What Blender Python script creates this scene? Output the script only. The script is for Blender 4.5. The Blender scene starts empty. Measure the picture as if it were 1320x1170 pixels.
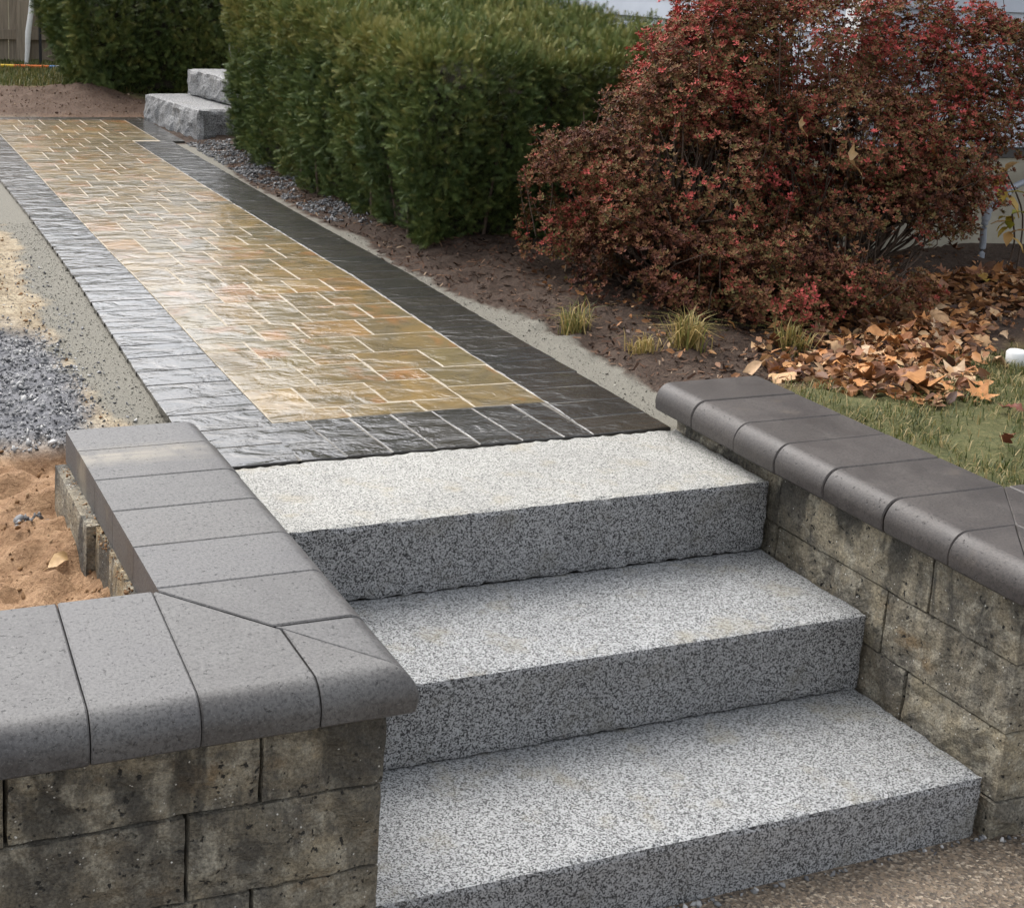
import bpy, bmesh, math, random
import numpy as np
from mathutils import Matrix, Vector
random.seed(7)
RNG = np.random.default_rng(11)
S = bpy.context.scene
COL = S.collection

# ------------------------------------------------------------------ camera
def rotm(p, y, r):
    return (Matrix.Rotation(y, 3, 'Z') @ Matrix.Rotation(p, 3, 'X') @ Matrix.Rotation(r, 3, 'Z'))
cam = bpy.data.cameras.new('camera')
cam.sensor_fit = 'HORIZONTAL'
cam.sensor_width = 36.0
cam.lens = 36.0 * 1817.44 / 1320.0
cam.shift_x = -(432.11 - 660.0) / 1320.0
cam.shift_y = (358.29 - 585.0) / 1320.0
cam.clip_start = 0.05
cam.clip_end = 500
camo = bpy.data.objects.new('camera', cam)
camo.matrix_world = Matrix.Translation((-2.1538, -2.5967, 1.1585)) @ rotm(1.3532, -0.3728, 0.0434).to_4x4()
COL.objects.link(camo)
S.camera = camo

# ------------------------------------------------------------------ light
SUN_EL, SUN_AZ = math.radians(55), math.radians(-16)     # azimuth from +Y, clockwise
w = bpy.data.worlds.new('World'); S.world = w; w.use_nodes = True
nt = w.node_tree; nt.nodes.clear()
sky = nt.nodes.new('ShaderNodeTexSky'); sky.sky_type = 'NISHITA'; sky.sun_disc = False
sky.sun_elevation = SUN_EL; sky.sun_rotation = SUN_AZ; sky.dust_density = 4.0; sky.air_density = 1.0; sky.ozone_density = 1.0
hs = nt.nodes.new('ShaderNodeHueSaturation'); hs.inputs['Saturation'].default_value = 0.30
bg = nt.nodes.new('ShaderNodeBackground'); bg.inputs['Strength'].default_value = 0.15
ow = nt.nodes.new('ShaderNodeOutputWorld')
nt.links.new(sky.outputs[0], hs.inputs['Color']); nt.links.new(hs.outputs[0], bg.inputs[0]); nt.links.new(bg.outputs[0], ow.inputs[0])
sl = bpy.data.lights.new('sun', 'SUN'); sl.energy = 0.7; sl.angle = math.radians(70); sl.color = (1, 0.965, 0.92)
so = bpy.data.objects.new('sun', sl); COL.objects.link(so)
sd = Vector((math.sin(SUN_AZ) * math.cos(SUN_EL), math.cos(SUN_AZ) * math.cos(SUN_EL), math.sin(SUN_EL)))
so.rotation_euler = sd.to_track_quat('Z', 'Y').to_euler()
so.location = (0, 0, 20)
vs = S.view_settings
vs.view_transform = 'Standard'; vs.look = 'None'; vs.gamma = 1; vs.exposure = 1.28; vs.use_curve_mapping = False

S.cycles.max_bounces = 4; S.cycles.diffuse_bounces = 3; S.cycles.glossy_bounces = 2; S.cycles.transmission_bounces = 3

# ------------------------------------------------------------------ helpers
def link(o, parent=None):
    COL.objects.link(o)
    if parent is not None: o.parent = parent
    return o
def tag(o, label=None, cat=None, group=None, kind=None):
    if label: o['label'] = label
    if cat: o['category'] = cat
    if group: o['group'] = group
    if kind: o['kind'] = kind
    return o
def empty(name, loc=(0, 0, 0)):
    o = bpy.data.objects.new(name, None); o.location = loc; o.empty_display_size = 0.1
    return link(o)
def mesh_obj(name, verts, faces, mat, parent=None, smooth=False):
    me = bpy.data.meshes.new(name)
    me.from_pydata([tuple(v) for v in verts], [], [tuple(f) for f in faces])
    me.update()
    if smooth: me.shade_smooth()
    if mat: me.materials.append(mat)
    o = bpy.data.objects.new(name, me)
    link(o)
    if parent is not None:
        o.parent = parent
        o.matrix_parent_inverse = Matrix.Translation(-Vector(parent.location))
    return o
def fast_mesh(name, V, F, mat, parent=None, tint=None, smooth=False, attr='tint'):
    """V (n,3), F (m,k) with fixed k; tint (n,) point attribute"""
    V = np.ascontiguousarray(V, dtype=np.float32); F = np.ascontiguousarray(F, dtype=np.int32)
    me = bpy.data.meshes.new(name)
    n, m, k = len(V), len(F), F.shape[1]
    me.vertices.add(n); me.vertices.foreach_set('co', V.ravel())
    me.loops.add(m * k); me.loops.foreach_set('vertex_index', F.ravel())
    me.polygons.add(m); me.polygons.foreach_set('loop_start', np.arange(0, m * k, k, dtype=np.int32))
    me.polygons.foreach_set('loop_total', np.full(m, k, dtype=np.int32))
    me.update(calc_edges=True)
    if tint is not None:
        d = tint if isinstance(tint, dict) else {attr: tint}
        for a, arr in d.items():
            at = me.attributes.new(a, 'FLOAT', 'POINT'); at.data.foreach_set('value', np.ascontiguousarray(arr, dtype=np.float32))
    if smooth: me.shade_smooth()
    me.materials.append(mat)
    o = bpy.data.objects.new(name, me); link(o)
    if parent is not None:
        o.parent = parent; o.matrix_parent_inverse = Matrix.Translation(-Vector(parent.location))
    return o

def _h(ix, iy, iz, s):
    n = (ix * 374761393 + iy * 668265263 + iz * 2147483647 + s * 1274126177) & 0xFFFFFFFF
    n = ((n ^ (n >> 13)) * 1274126177) & 0xFFFFFFFF
    return ((n ^ (n >> 16)) & 0xFFFF) / 65535.0
def vnoise(P, s=0):
    P = np.asarray(P, dtype=np.float64)
    i = np.floor(P).astype(np.int64); f = P - i; f = f * f * (3 - 2 * f)
    r = 0
    for dx in (0, 1):
        for dy in (0, 1):
            for dz in (0, 1):
                wgt = (f[:, 0] if dx else 1 - f[:, 0]) * (f[:, 1] if dy else 1 - f[:, 1]) * (f[:, 2] if dz else 1 - f[:, 2])
                r = r + wgt * _h(i[:, 0] + dx, i[:, 1] + dy, i[:, 2] + dz, s)
    return r * 2 - 1
def fbm(P, s=0, o=4):
    P = np.asarray(P, dtype=np.float64); a, r = 1.0, 0
    for k in range(o):
        r = r + a * vnoise(P * (2.03 ** k), s + k * 17); a *= .5
    return r
def sstep(a, b, x):
    t = np.clip((x - a) / (b - a), 0, 1); return t * t * (3 - 2 * t)

def gz(y):
    y = np.asarray(y, dtype=np.float64)
    return np.where(y < 2, .0408 * (y - .4019), .0652 + .015 * (y - 2))

# ------------------------------------------------------------------ materials
class NB:
    def __init__(s, name):
        s.m = bpy.data.materials.new(name); s.m.use_nodes = True
        s.t = s.m.node_tree; s.t.nodes.clear()
        s.out = s.n('ShaderNodeOutputMaterial'); s.b = s.n('ShaderNodeBsdfPrincipled')
        s.l(s.b.outputs[0], s.out.inputs[0])
        g = s.n('ShaderNodeNewGeometry'); s.pos = g.outputs['Position']; s.geo = g
    def n(s, t, **k):
        x = s.t.nodes.new(t)
        for a, v in k.items(): setattr(x, a, v)
        return x
    def l(s, a, b): s.t.links.new(a, b)
    def set(s, x, v):
        if hasattr(v, 'is_linked') or isinstance(v, bpy.types.NodeSocket): s.l(v, x)
        else: x.default_value = v
    def inp(s, name, v): s.set(s.b.inputs[name], v)
    def scaled(s, sc, rot=(0, 0, 0), vec=None):
        m = s.n('ShaderNodeMapping'); m.inputs['Scale'].default_value = sc; m.inputs['Rotation'].default_value = rot
        s.l(vec or s.pos, m.inputs[0]); return m.outputs[0]
    def noise(s, scale, detail=4, rough=.55, vec=None, dist=0.0):
        x = s.n('ShaderNodeTexNoise'); x.inputs['Scale'].default_value = scale; x.inputs['Detail'].default_value = detail
        x.inputs['Roughness'].default_value = rough; x.inputs['Distortion'].default_value = dist
        s.l(vec or s.pos, x.inputs['Vector']); return x.outputs[0]
    def vor(s, scale, feat='F1', vec=None, col=False, rnd=1.0):
        x = s.n('ShaderNodeTexVoronoi', feature=feat); x.inputs['Scale'].default_value = scale; x.inputs['Randomness'].default_value = rnd
        s.l(vec or s.pos, x.inputs['Vector']); return x.outputs['Color' if col else 'Distance']
    def ramp(s, fac, stops, interp='LINEAR'):
        r = s.n('ShaderNodeValToRGB'); cr = r.color_ramp; cr.interpolation = interp
        while len(cr.elements) < len(stops): cr.elements.new(.5)
        for e, (p, c) in zip(cr.elements, stops):
            e.position = p; e.color = tuple(c) + (1,) if not isinstance(c, (int, float)) else (c, c, c, 1)
        s.l(fac, r.inputs[0]); return r.outputs[0]
    def mix(s, f, a, b, mode='MIX'):
        x = s.n('ShaderNodeMix', data_type='RGBA', blend_type=mode)
        s.set(x.inputs[0], f)
        for k, v in ((6, a), (7, b)):
            if isinstance(v, tuple) and len(v) == 3: v = v + (1,)
            s.set(x.inputs[k], v)
        return x.outputs[2]
    def math(s, op, a, b=0.5):
        x = s.n('ShaderNodeMath', operation=op); s.set(x.inputs[0], a); s.set(x.inputs[1], b); return x.outputs[0]
    def mr(s, v, a, b, c=0.0, d=1.0):
        x = s.n('ShaderNodeMapRange'); s.l(v, x.inputs[0])
        for i, q in enumerate((a, b, c, d)): x.inputs[i + 1].default_value = q
        return x.outputs[0]
    def rand(s): return s.n('ShaderNodeObjectInfo').outputs['Random']
    def attr(s, name):
        a = s.n('ShaderNodeAttribute'); a.attribute_name = name; return a.outputs['Fac']
    def bump(s, h, dist, strength=1.0, prev=None):
        b = s.n('ShaderNodeBump'); b.inputs['Distance'].default_value = dist; b.inputs['Strength'].default_value = strength
        s.l(h, b.inputs['Height'])
        if prev is not None: s.l(prev, b.inputs['Normal'])
        return b.outputs[0]
    def normal(s, n): s.l(n, s.b.inputs['Normal'])
    def coat(s, wgt, rough, ior=1.5, n=None):
        s.inp('Coat Weight', wgt); s.inp('Coat Roughness', rough); s.inp('Coat IOR', ior)
        if n is not None: s.l(n, s.b.inputs['Coat Normal'])

M = {}
def slate_height(b):
    """slate-like relief of the wet pavers"""
    r = b.rand()
    comb = b.n('ShaderNodeCombineXYZ'); b.l(b.math('MULTIPLY', r, 37.0), comb.inputs[0]); b.l(b.math('MULTIPLY', r, 91.0), comb.inputs[1])
    add = b.n('ShaderNodeVectorMath', operation='ADD'); b.l(b.pos, add.inputs[0]); b.l(comb.outputs[0], add.inputs[1])
    v = add.outputs[0]
    st = b.scaled((.55, 1.0, 1.0), (0, 0, .35), v)
    a = b.noise(15, 4, .55, st, .5)
    ter = b.ramp(a, [(.30, 0.0), (.40, .22), (.44, .30), (.52, .55), (.56, .68), (.68, .9), (.8, 1.0)])
    fine = b.noise(85, 4, .65, v)
    h = b.mix(.14, ter, fine)
    return h, v
def m_field():
    b = NB('tan_slate_paver')
    h, v = slate_height(b)
    r = b.rand()
    base = b.ramp(r, [(0, (.235, .150, .048)), (.3, (.19, .127, .044)), (.5, (.15, .115, .050)), (.68, (.275, .18, .064)), (.86, (.165, .130, .055)), (1, (.285, .150, .038))])
    pat = b.noise(7, 4, .6, v, .6)
    c = b.mix(b.ramp(pat, [(.40, 0), (.66, .75)]), base, (.10, .083, .048))
    pat2 = b.noise(5, 3, .6, b.scaled((1, 1, 1), (0, 0, 1.0), v), .4)
    c = b.mix(b.ramp(pat2, [(.56, 0), (.70, .7)]), c, (.30, .13, .035))
    c = b.mix(.18, c, b.mix(1.0, (.5, .5, .5), b.noise(60, 3, .6, v), 'MULTIPLY'), 'OVERLAY')
    b.inp('Base Color', c)
    n = b.bump(h, .0046, 1.0)
    b.normal(n); b.inp('Roughness', .5); b.inp('Specular IOR Level', .12)
    wet = b.noise(3.5, 3, .5)
    b.coat(b.mr(wet, .3, .55, .6, 1.0), .08, 1.66, n)
    return b.m
def m_border():
    b = NB('charcoal_slate_paver')
    h, v = slate_height(b)
    base = b.ramp(b.rand(), [(0, (.020, .019, .016)), (.35, (.028, .024, .018)), (.7, (.019, .019, .017)), (1, (.032, .027, .020))])
    c = b.mix(b.ramp(b.noise(8, 4, .6, v), [(.45, 0), (.7, .6)]), base, (.042, .037, .029))
    b.inp('Base Color', c)
    n = b.bump(h, .0046, 1.0)
    b.normal(n); b.inp('Roughness', .5); b.inp('Specular IOR Level', .12)
    b.coat(1.0, .07, 1.62, n)
    return b.m
def m_joint(name='pale_joint_sand', c1=(.25, .21, .145), c2=(.40, .345, .26)):
    b = NB(name)
    b.inp('Base Color', b.mix(b.ramp(b.noise(60, 5, .7), [(.35, 0), (.65, 1)]), c1, c2))
    b.inp('Roughness', .8); b.normal(b.bump(b.noise(300, 2), .001, .6))
    return b.m
def m_granite(name, light, mid, dark, warm, seed=0.0, bumpd=.0012, thr=0.0):
    b = NB(name)
    off = b.n('ShaderNodeVectorMath', operation='ADD'); off.inputs[1].default_value = (seed, seed * 1.7, seed * .3); b.l(b.pos, off.inputs[0]); p = off.outputs[0]
    vc = b.vor(380, 'F1', p, True); sc_ = b.n('ShaderNodeSeparateColor'); b.l(vc, sc_.inputs[0])
    a = b.noise(190, 5, .8, p)
    f = b.math('ADD', b.math('MULTIPLY', sc_.outputs[0], .42), b.math('MULTIPLY', a, .58))
    c = b.ramp(f, [(.36 + thr, dark), (.44 + thr, mid), (.54 + thr, light), (.66 + thr, tuple(min(.92, x * 1.2) for x in light))])
    st = b.ramp(b.noise(9, 5, .65, p), [(.54, 0), (.70, .5)])
    c = b.mix(st, c, warm)
    dirt = b.ramp(b.noise(3.1, 6, .7, p), [(.42, 0), (.70, .45)])
    c = b.mix(dirt, c, b.mix(1.0, c, (.62, .62, .63), 'MULTIPLY'))
    b.inp('Base Color', c); b.inp('Roughness', .62); b.inp('Specular IOR Level', .4)
    b.normal(b.bump(f, bumpd, .8))
    return b.m
def m_cap(darker=False):
    b = NB('charcoal_cast_cap')
    r = b.rand()
    base = b.ramp(r, [(0, (.060, .057, .058)), (.3, (.112, .108, .110)), (.6, (.075, .072, .072)), (.8, (.10, .094, .09)), (1, (.068, .064, .065))])
    big = b.noise(7, 6, .7)
    c = b.mix(b.ramp(big, [(.38, 0), (.62, .75)]), base, (.145, .142, .14))
    c = b.mix(b.ramp(b.noise(170, 4, .75), [(.36, .75), (.54, 0)]), c, (.028, .027, .027))
    c = b.mix(b.ramp(b.noise(230, 3, .7), [(.56, 0), (.70, .55)]), c, (.20, .195, .19))
    pits = b.ramp(b.noise(110, 3, .6), [(.30, 1.0), (.36, 0.0)])
    c = b.mix(b.math('MULTIPLY', pits, .8), c, (.03, .03, .03))
    # lime bloom, a soft band of its own shape
    st = b.noise(5, 3, .5, b.scaled((.5, 2.4, 1)), .5)
    sx = b.n('ShaderNodeSeparateXYZ'); b.l(b.pos, sx.inputs[0])
    y = sx.outputs[1]; x = sx.outputs[0]
    near = b.math('MULTIPLY', b.mr(b.math('ABSOLUTE', b.math('SUBTRACT', y, .235), 0), .0, .075, 1, 0), b.mr(x, -1.3, -1.34, 0, 1))
    blo = b.math('MULTIPLY', b.math('MULTIPLY', near, b.ramp(st, [(.35, 0), (.6, .9)])), b.ramp(b.noise(16, 5, .7), [(.34, .1), (.58, 1.0)]))
    blo2 = b.ramp(b.noise(4.2, 4, .6, b.scaled((1, 1, 1), (0, 0, .4))), [(.66, 0), (.78, .45)])
    c = b.mix(b.math('MAXIMUM', blo, blo2), c, (.27, .24, .19))
    c = b.mix(1.0, c, (.46, .40, .36) if darker else (.84, .84, .82), 'MULTIPLY')  # right wall caps get a darker, browner multiply of the same colour
    b.inp('Base Color', c)
    b.inp('Roughness', b.mr(big, .3, .7, .46, .60)); b.inp('Specular IOR Level', .5)
    h = b.math('SUBTRACT', b.math('MULTIPLY', b.noise(240, 3, .6), .4), b.math('MULTIPLY', pits, 1.0))
    n = b.bump(h, .0014, .8); b.normal(n)
    return b.m
def m_block():
    b = NB('weathered_split_block')
    r = b.rand()
    base = b.ramp(r, [(0, (.15, .125, .09)), (.2, (.31, .265, .18)), (.4, (.21, .18, .13)), (.6, (.35, .30, .205)), (.8, (.18, .155, .115)), (1, (.31, .235, .13))])
    c = b.mix(b.ramp(b.noise(8, 6, .7), [(.42, 0), (.58, .9)]), base, (.11, .10, .082))
    c = b.mix(b.ramp(b.noise(4.5, 4, .6, b.scaled((1, 1, 1.8))), [(.60, 0), (.70, .65)]), c, (.20, .125, .055))
    c = b.mix(b.ramp(b.noise(26, 5, .7), [(.50, 0), (.62, .65)]), c, (.37, .34, .265))
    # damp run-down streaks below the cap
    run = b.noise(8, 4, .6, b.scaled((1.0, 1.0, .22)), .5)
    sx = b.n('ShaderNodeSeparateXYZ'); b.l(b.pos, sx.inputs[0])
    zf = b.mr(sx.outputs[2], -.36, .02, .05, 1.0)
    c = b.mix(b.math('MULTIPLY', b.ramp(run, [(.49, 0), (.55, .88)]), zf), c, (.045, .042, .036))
    pits = b.ramp(b.noise(75, 3, .55), [(.31, 1.0), (.36, 0.0)])
    c = b.mix(pits, c, (.03, .028, .024))
    sp = b.ramp(b.vor(75), [(.10, 1.0), (.14, 0.0)])
    spm = b.ramp(b.noise(30, 1), [(.52, 0), (.57, .9)])
    c = b.mix(b.math('MULTIPLY', sp, spm), c, (.62, .60, .54))
    c = b.mix(.75, c, b.ramp(b.noise(190, 4, .75), [(.3, .12), (.7, .88)]), 'OVERLAY')
    b.inp('Base Color', c); b.inp('Roughness', .75); b.inp('Specular IOR Level', .35)
    lay = b.noise(30, 6, .7, b.scaled((1, 1, 1.4), (.12, .1, 0)))
    h = b.math('SUBTRACT', lay, b.math('MULTIPLY', pits, .35))
    b.normal(b.bump(b.noise(170, 4, .65), .0025, .7, b.bump(h, .018, .85)))
    return b.m
def m_simple(name, c1, c2, scale, rough=.8, bd=.002, detail=4, spec=.3):
    b = NB(name)
    nz = b.noise(scale, detail, .6)
    b.inp('Base Color', b.mix(b.ramp(nz, [(.3, 0), (.7, 1)]), c1, c2)); b.inp('Roughness', rough); b.inp('Specular IOR Level', spec)
    if bd: b.normal(b.bump(b.noise(scale * 3, detail, .6), bd, .8))
    return b.m
def m_ground():
    b = NB('yard_soil')
    n1 = b.noise(14, 5, .65); n2 = b.noise(90, 4, .65); n3 = b.noise(300, 2, .6)
    soil = b.mix(b.ramp(n1, [(.3, 0), (.7, 1)]), (.21, .118, .06), (.36, .228, .128))
    soil = b.mix(b.ramp(n2, [(.36, .6), (.55, 0)]), soil, (.13, .065, .03))
    sand = b.mix(b.ramp(b.noise(420, 3, .7), [(.3, 0), (.7, 1)]), (.085, .080, .064), (.25, .235, .195))
    loose = b.mix(b.ramp(n1, [(.35, 0), (.65, 1)]), (.24, .185, .115), (.46, .385, .27))
    loose = b.mix(b.ramp(n2, [(.36, .7), (.52, 0)]), loose, (.10, .075, .05))
    mul = b.mix(b.ramp(n2, [(.3, 0), (.7, 1)]), (.022, .014, .010), (.085, .055, .038))
    mul = b.mix(b.ramp(n1, [(.5, 0), (.75, .5)]), mul, (.11, .08, .06))
    brn = b.mix(b.ramp(n2, [(.3, 0), (.7, 1)]), (.06, .038, .026), (.15, .098, .068))
    lawn = b.mix(b.ramp(n2, [(.3, 0), (.7, 1)]), (.055, .065, .022), (.13, .12, .05))
    grav = b.mix(b.ramp(n2, [(.3, 0), (.7, 1)]), (.08, .08, .085), (.24, .24, .25))
    c = soil
    for a, col in (('loose', loose), ('grav', grav), ('mulch', mul), ('brown', brn), ('lawn', lawn), ('sand', sand)):
        c = b.mix(b.attr(a), c, col)
    b.inp('Base Color', c); b.inp('Roughness', .85); b.inp('Specular IOR Level', .25)
    fine = b.math('MULTIPLY', b.attr('sand'), 1.0)
    k = b.mr(fine, 0, 1, 1.0, .4)
    h = b.math('MULTIPLY', b.math('ADD', n2, b.math('MULTIPLY', n3, .4)), k)
    b.normal(b.bump(h, .010, .8))
    return b.m
def m_pavement():
    b = NB('exposed_aggregate')
    vc = b.vor(190, 'F1', col=True); sx = b.n('ShaderNodeSeparateColor'); b.l(vc, sx.inputs[0])
    c = b.ramp(sx.outputs[0], [(0, (.055, .043, .032)), (.35, (.14, .105, .072)), (.6, (.25, .19, .13)), (.8, (.11, .09, .07)), (1, (.42, .35, .26))])
    c = b.mix(b.ramp(b.noise(6, 4), [(.4, 0), (.7, .6)]), c, b.mix(1.0, c, (.5, .47, .44), 'MULTIPLY'))
    b.inp('Base Color', c); b.inp('Roughness', .6)
    b.normal(b.bump(b.vor(190, 'F1'), .004, .8))
    return b.m
def m_foliage(name, stops, rough=.5, spec=.35, trans=.22):
    b = NB(name)
    t = b.attr('tint')
    c = b.ramp(t, stops)
    b.inp('Base Color', c); b.inp('Roughness', rough); b.inp('Specular IOR Level', spec)
    if trans <= 0: return b.m
    tr = b.n('ShaderNodeBsdfTranslucent'); b.l(c, tr.inputs[0])
    mx = b.n('ShaderNodeMixShader'); mx.inputs[0].default_value = trans
    b.l(b.b.outputs[0], mx.inputs[1]); b.l(tr.outputs[0], mx.inputs[2]); b.l(mx.outputs[0], b.out.inputs[0])
    return b.m
def m_leafobj(name, stops):
    b = NB(name)
    c = b.ramp(b.rand(), stops)
    c = b.mix(b.ramp(b.noise(45, 4, .6), [(.35, 0), (.65, .6)]), c, b.mix(1.0, c, (.5, .42, .36), 'MULTIPLY'))
    b.inp('Base Color', c); b.inp('Roughness', .55); b.inp('Specular IOR Level', .4)
    b.normal(b.bump(b.noise(120, 3), .002, .6))
    return b.m
def m_wood():
    b = NB('weathered_board')
    g = b.noise(8, 5, .6, b.scaled((9, 9, .6)))
    c = b.mix(b.ramp(b.rand(), [(0, 0), (1, 1)]), (.27, .215, .155), (.40, .33, .245))
    c = b.mix(b.ramp(g, [(.35, .6), (.6, 0)]), c, (.16, .125, .09))
    b.inp('Base Color', c); b.inp('Roughness', .8); b.normal(b.bump(g, .004, .6)); return b.m
def flat(name, c, rough=.5, spec=.4):
    b = NB(name)
    nz = b.noise(40, 3)
    b.inp('Base Color', b.mix(nz, tuple(x * .85 for x in c), tuple(min(1, x * 1.12) for x in c))); b.inp('Roughness', rough); b.inp('Specular IOR Level', spec)
    return b.m
M['field'] = m_field(); M['border'] = m_border(); M['joint'] = m_joint(); M['joint_dark'] = m_joint('dark_joint_sand', (.06, .055, .046), (.18, .165, .14))
M['gran_a'] = m_granite('pale_flamed_granite', (.335, .33, .303), (.24, .236, .214), (.085, .085, .08), (.29, .25, .165), 0.0, thr=-.025)
M['gran_b'] = m_granite('grey_flamed_granite', (.315, .32, .315), (.18, .183, .18), (.048, .049, .05), (.235, .21, .145), 3.1)
M['gran_f'] = m_granite('shaded_granite_face', (.31, .31, .306), (.125, .125, .125), (.026, .026, .027), (.15, .14, .115), 7.7, .0018)  # riser sides: shade against the treads put into a darker granite
M['gran_r'] = m_granite('rock_faced_granite', (.34, .34, .335), (.145, .145, .145), (.022, .022, .024), (.24, .225, .195), 5.2, .004)
M['cap'] = m_cap(); M['cap_dark'] = m_cap(True); M['block'] = m_block(); M['ground'] = m_ground(); M['pave'] = m_pavement()
M['yew'] = m_foliage('yew_needles', [(0, (.024, .042, .015)), (.28, (.052, .084, .025)), (.55, (.095, .130, .036)), (.8, (.15, .17, .045)), (1, (.26, .24, .075))], .55, .22, 0.0)
M['aza'] = m_foliage('azalea_leaves', [(0, (.052, .020, .013)), (.22, (.115, .039, .023)), (.42, (.155, .076, .032)), (.55, (.11, .10, .035)), (.68, (.21, .066, .037)), (.84, (.31, .066, .048)), (1, (.45, .075, .07))], .65, .15, 0.0)
M['twig'] = m_simple('twig_bark', (.055, .038, .028), (.13, .09, .065), 60, .85, .001)
M['paletwig'] = m_simple('pale_twig_bark', (.20, .14, .09), (.33, .24, .16), 60, .8, .001)
M['core'] = m_simple('hedge_core_shade', (.016, .015, .010), (.045, .036, .022), 40, .95, .01)  # near-black brown that stands for the shade inside the hedge
M['grass'] = m_foliage('grass_blades', [(0, (.04, .055, .014)), (.4, (.085, .105, .028)), (.65, (.15, .145, .045)), (.85, (.26, .21, .085)), (1, (.38, .29, .14))], .5, .3, .3)
M['drygrass'] = m_foliage('dry_grass_blades', [(0, (.06, .09, .02)), (.4, (.17, .16, .045)), (.7, (.34, .25, .09)), (1, (.45, .33, .15))], .55, .3, .3)
M['litter'] = m_foliage('leaf_litter', [(0, (.06, .028, .016)), (.35, (.17, .078, .036)), (.65, (.32, .145, .056)), (.85, (.46, .22, .08)), (1, (.54, .35, .18))], .55, .4, .12)
M['leaf'] = m_leafobj('fallen_leaf', [(0, (.15, .06, .028)), (.25, (.30, .13, .05)), (.5, (.44, .21, .075)), (.75, (.52, .30, .13)), (1, (.58, .42, .27))])
M['redleaf'] = m_leafobj('red_brown_leaf', [(0, (.14, .04, .022)), (1, (.20, .06, .03))])
M['tanleaf'] = m_leafobj('tan_leaf', [(0, (.52, .34, .16)), (1, (.52, .34, .16))])
M['yleaf'] = m_foliage('yellowed_leaf', [(0, (.24, .12, .055)), (.35, (.45, .26, .09)), (.65, (.52, .30, .10)), (.85, (.50, .36, .05)), (1, (.30, .34, .05))], .5, .4, .25)
M['stone'] = m_foliage('crushed_stone', [(0, (.035, .035, .037)), (.35, (.10, .10, .104)), (.7, (.21, .21, .208)), (1, (.46, .45, .43))], .6, .4, 0.0)
M['clod'] = m_foliage('soil_clods', [(0, (.09, .048, .024)), (.5, (.22, .125, .06)), (1, (.40, .29, .18))], .9, .2, 0.0)
M['grit'] = m_foliage('coarse_sand', [(0, (.05, .045, .035)), (.5, (.17, .16, .13)), (1, (.42, .40, .34))], .8, .3, 0.0)
M['chip'] = m_foliage('bark_chips', [(0, (.022, .012, .008)), (.5, (.075, .038, .022)), (.85, (.15, .085, .05)), (1, (.26, .19, .13))], .85, .25, 0.0)
M['concrete'] = m_simple('foundation_render', (.30, .27, .205), (.40, .365, .285), 7, .9, .002, 6)
M['siding'] = m_simple('painted_clapboard', (.40, .43, .48), (.47, .50, .55), 5, .5, .0006)
M['darktrim'] = flat('dark_sill_board', (.06, .055, .05), .7)  # dark board at the gap between foundation and siding
M['roof'] = m_simple('asphalt_shingle', (.05, .048, .046), (.09, .085, .08), 30, .9, .003)
M['wood'] = m_wood()
M['white'] = flat('white_plastic', (.78, .78, .76), .4)
M['black'] = flat('black_steel', (.02, .02, .022), .45)
M['grey_pvc'] = flat('grey_conduit', (.27, .285, .31), .4)
M['orange'] = flat('orange_paint', (.72, .17, .03), .5)
M['yellow'] = flat('yellow_paint', (.74, .50, .05), .5)
M['blue'] = flat('blue_paint', (.14, .30, .62), .5)
M['doorp'] = flat('door_paint', (.16, .05, .04), .4)

# ------------------------------------------------------------------ geometry builders
def rough_box(name, lo, hi, mat, parent=None, step=.025, amp=.004, freq=22, seed=0, edge=.004, amps=None, smooth=False, mats=None):
    """box with uneven faces; amps = per-axis-direction amplitude dict like {'-y':.01}; mats: extra materials list + function"""
    lo = np.array(lo, float); hi = np.array(hi, float); L = hi - lo
    n = np.maximum(2, np.round(L / step).astype(int))
    idx = {}; V = []; F = []; FN = []
    def vid(i, j, k):
        key = (i, j, k)
        if key not in idx:
            idx[key] = len(V); V.append([i / n[0], j / n[1], k / n[2]])
        return idx[key]
    for ax in range(3):
        a, b = [(1, 2), (2, 0), (0, 1)][ax]
        for side in (0, 1):
            for i in range(n[a]):
                for j in range(n[b]):
                    q = []
                    for (u, v) in ((i, j), (i + 1, j), (i + 1, j + 1), (i, j + 1)):
                        c = [0, 0, 0]; c[ax] = n[ax] * side; c[a] = u; c[b] = v; q.append(vid(*c))
                    if side == 0: q.reverse()
                    F.append(q); FN.append((ax, side))
    U = np.array(V); P = lo + U * L
    on = np.stack([(U == 0), (U == 1)], -1)      # n,3,2
    D = np.zeros_like(P)
    nm = 'xyz'
    for ax in range(3):
        for side in (0, 1):
            A = amp
            if amps: A = amps.get(('+' if side else '-') + nm[ax], amp)
            m = on[:, ax, side]
            nn = fbm(P[m] * freq, seed + ax * 7 + side * 3, 4)
            oth = [q for q in range(3) if q != ax]
            ed = np.minimum.reduce([np.minimum(U[m][:, q], 1 - U[m][:, q]) * L[q] for q in oth])
            D[m, ax] += A * nn * (.25 + .75 * sstep(0, .03, ed))
    cnt = on.any(-1).sum(-1)
    e = cnt >= 2
    ctr = (lo + hi) / 2
    jit = 1 + .8 * fbm(P[e] * freq * 1.7, seed + 99, 3)
    D[e] += -np.sign(P[e] - ctr) * on.any(-1)[e] * edge * np.clip(jit, .1, 2.5)[:, None]
    o = mesh_obj(name, P + D, F, mat, parent, smooth)
    if mats:
        o.data.materials.append(mats)
        for p, fn in zip(o.data.polygons, FN):
            if not (fn[0] == 2 and fn[1] == 1): p.material_index = 1
    return o

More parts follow.
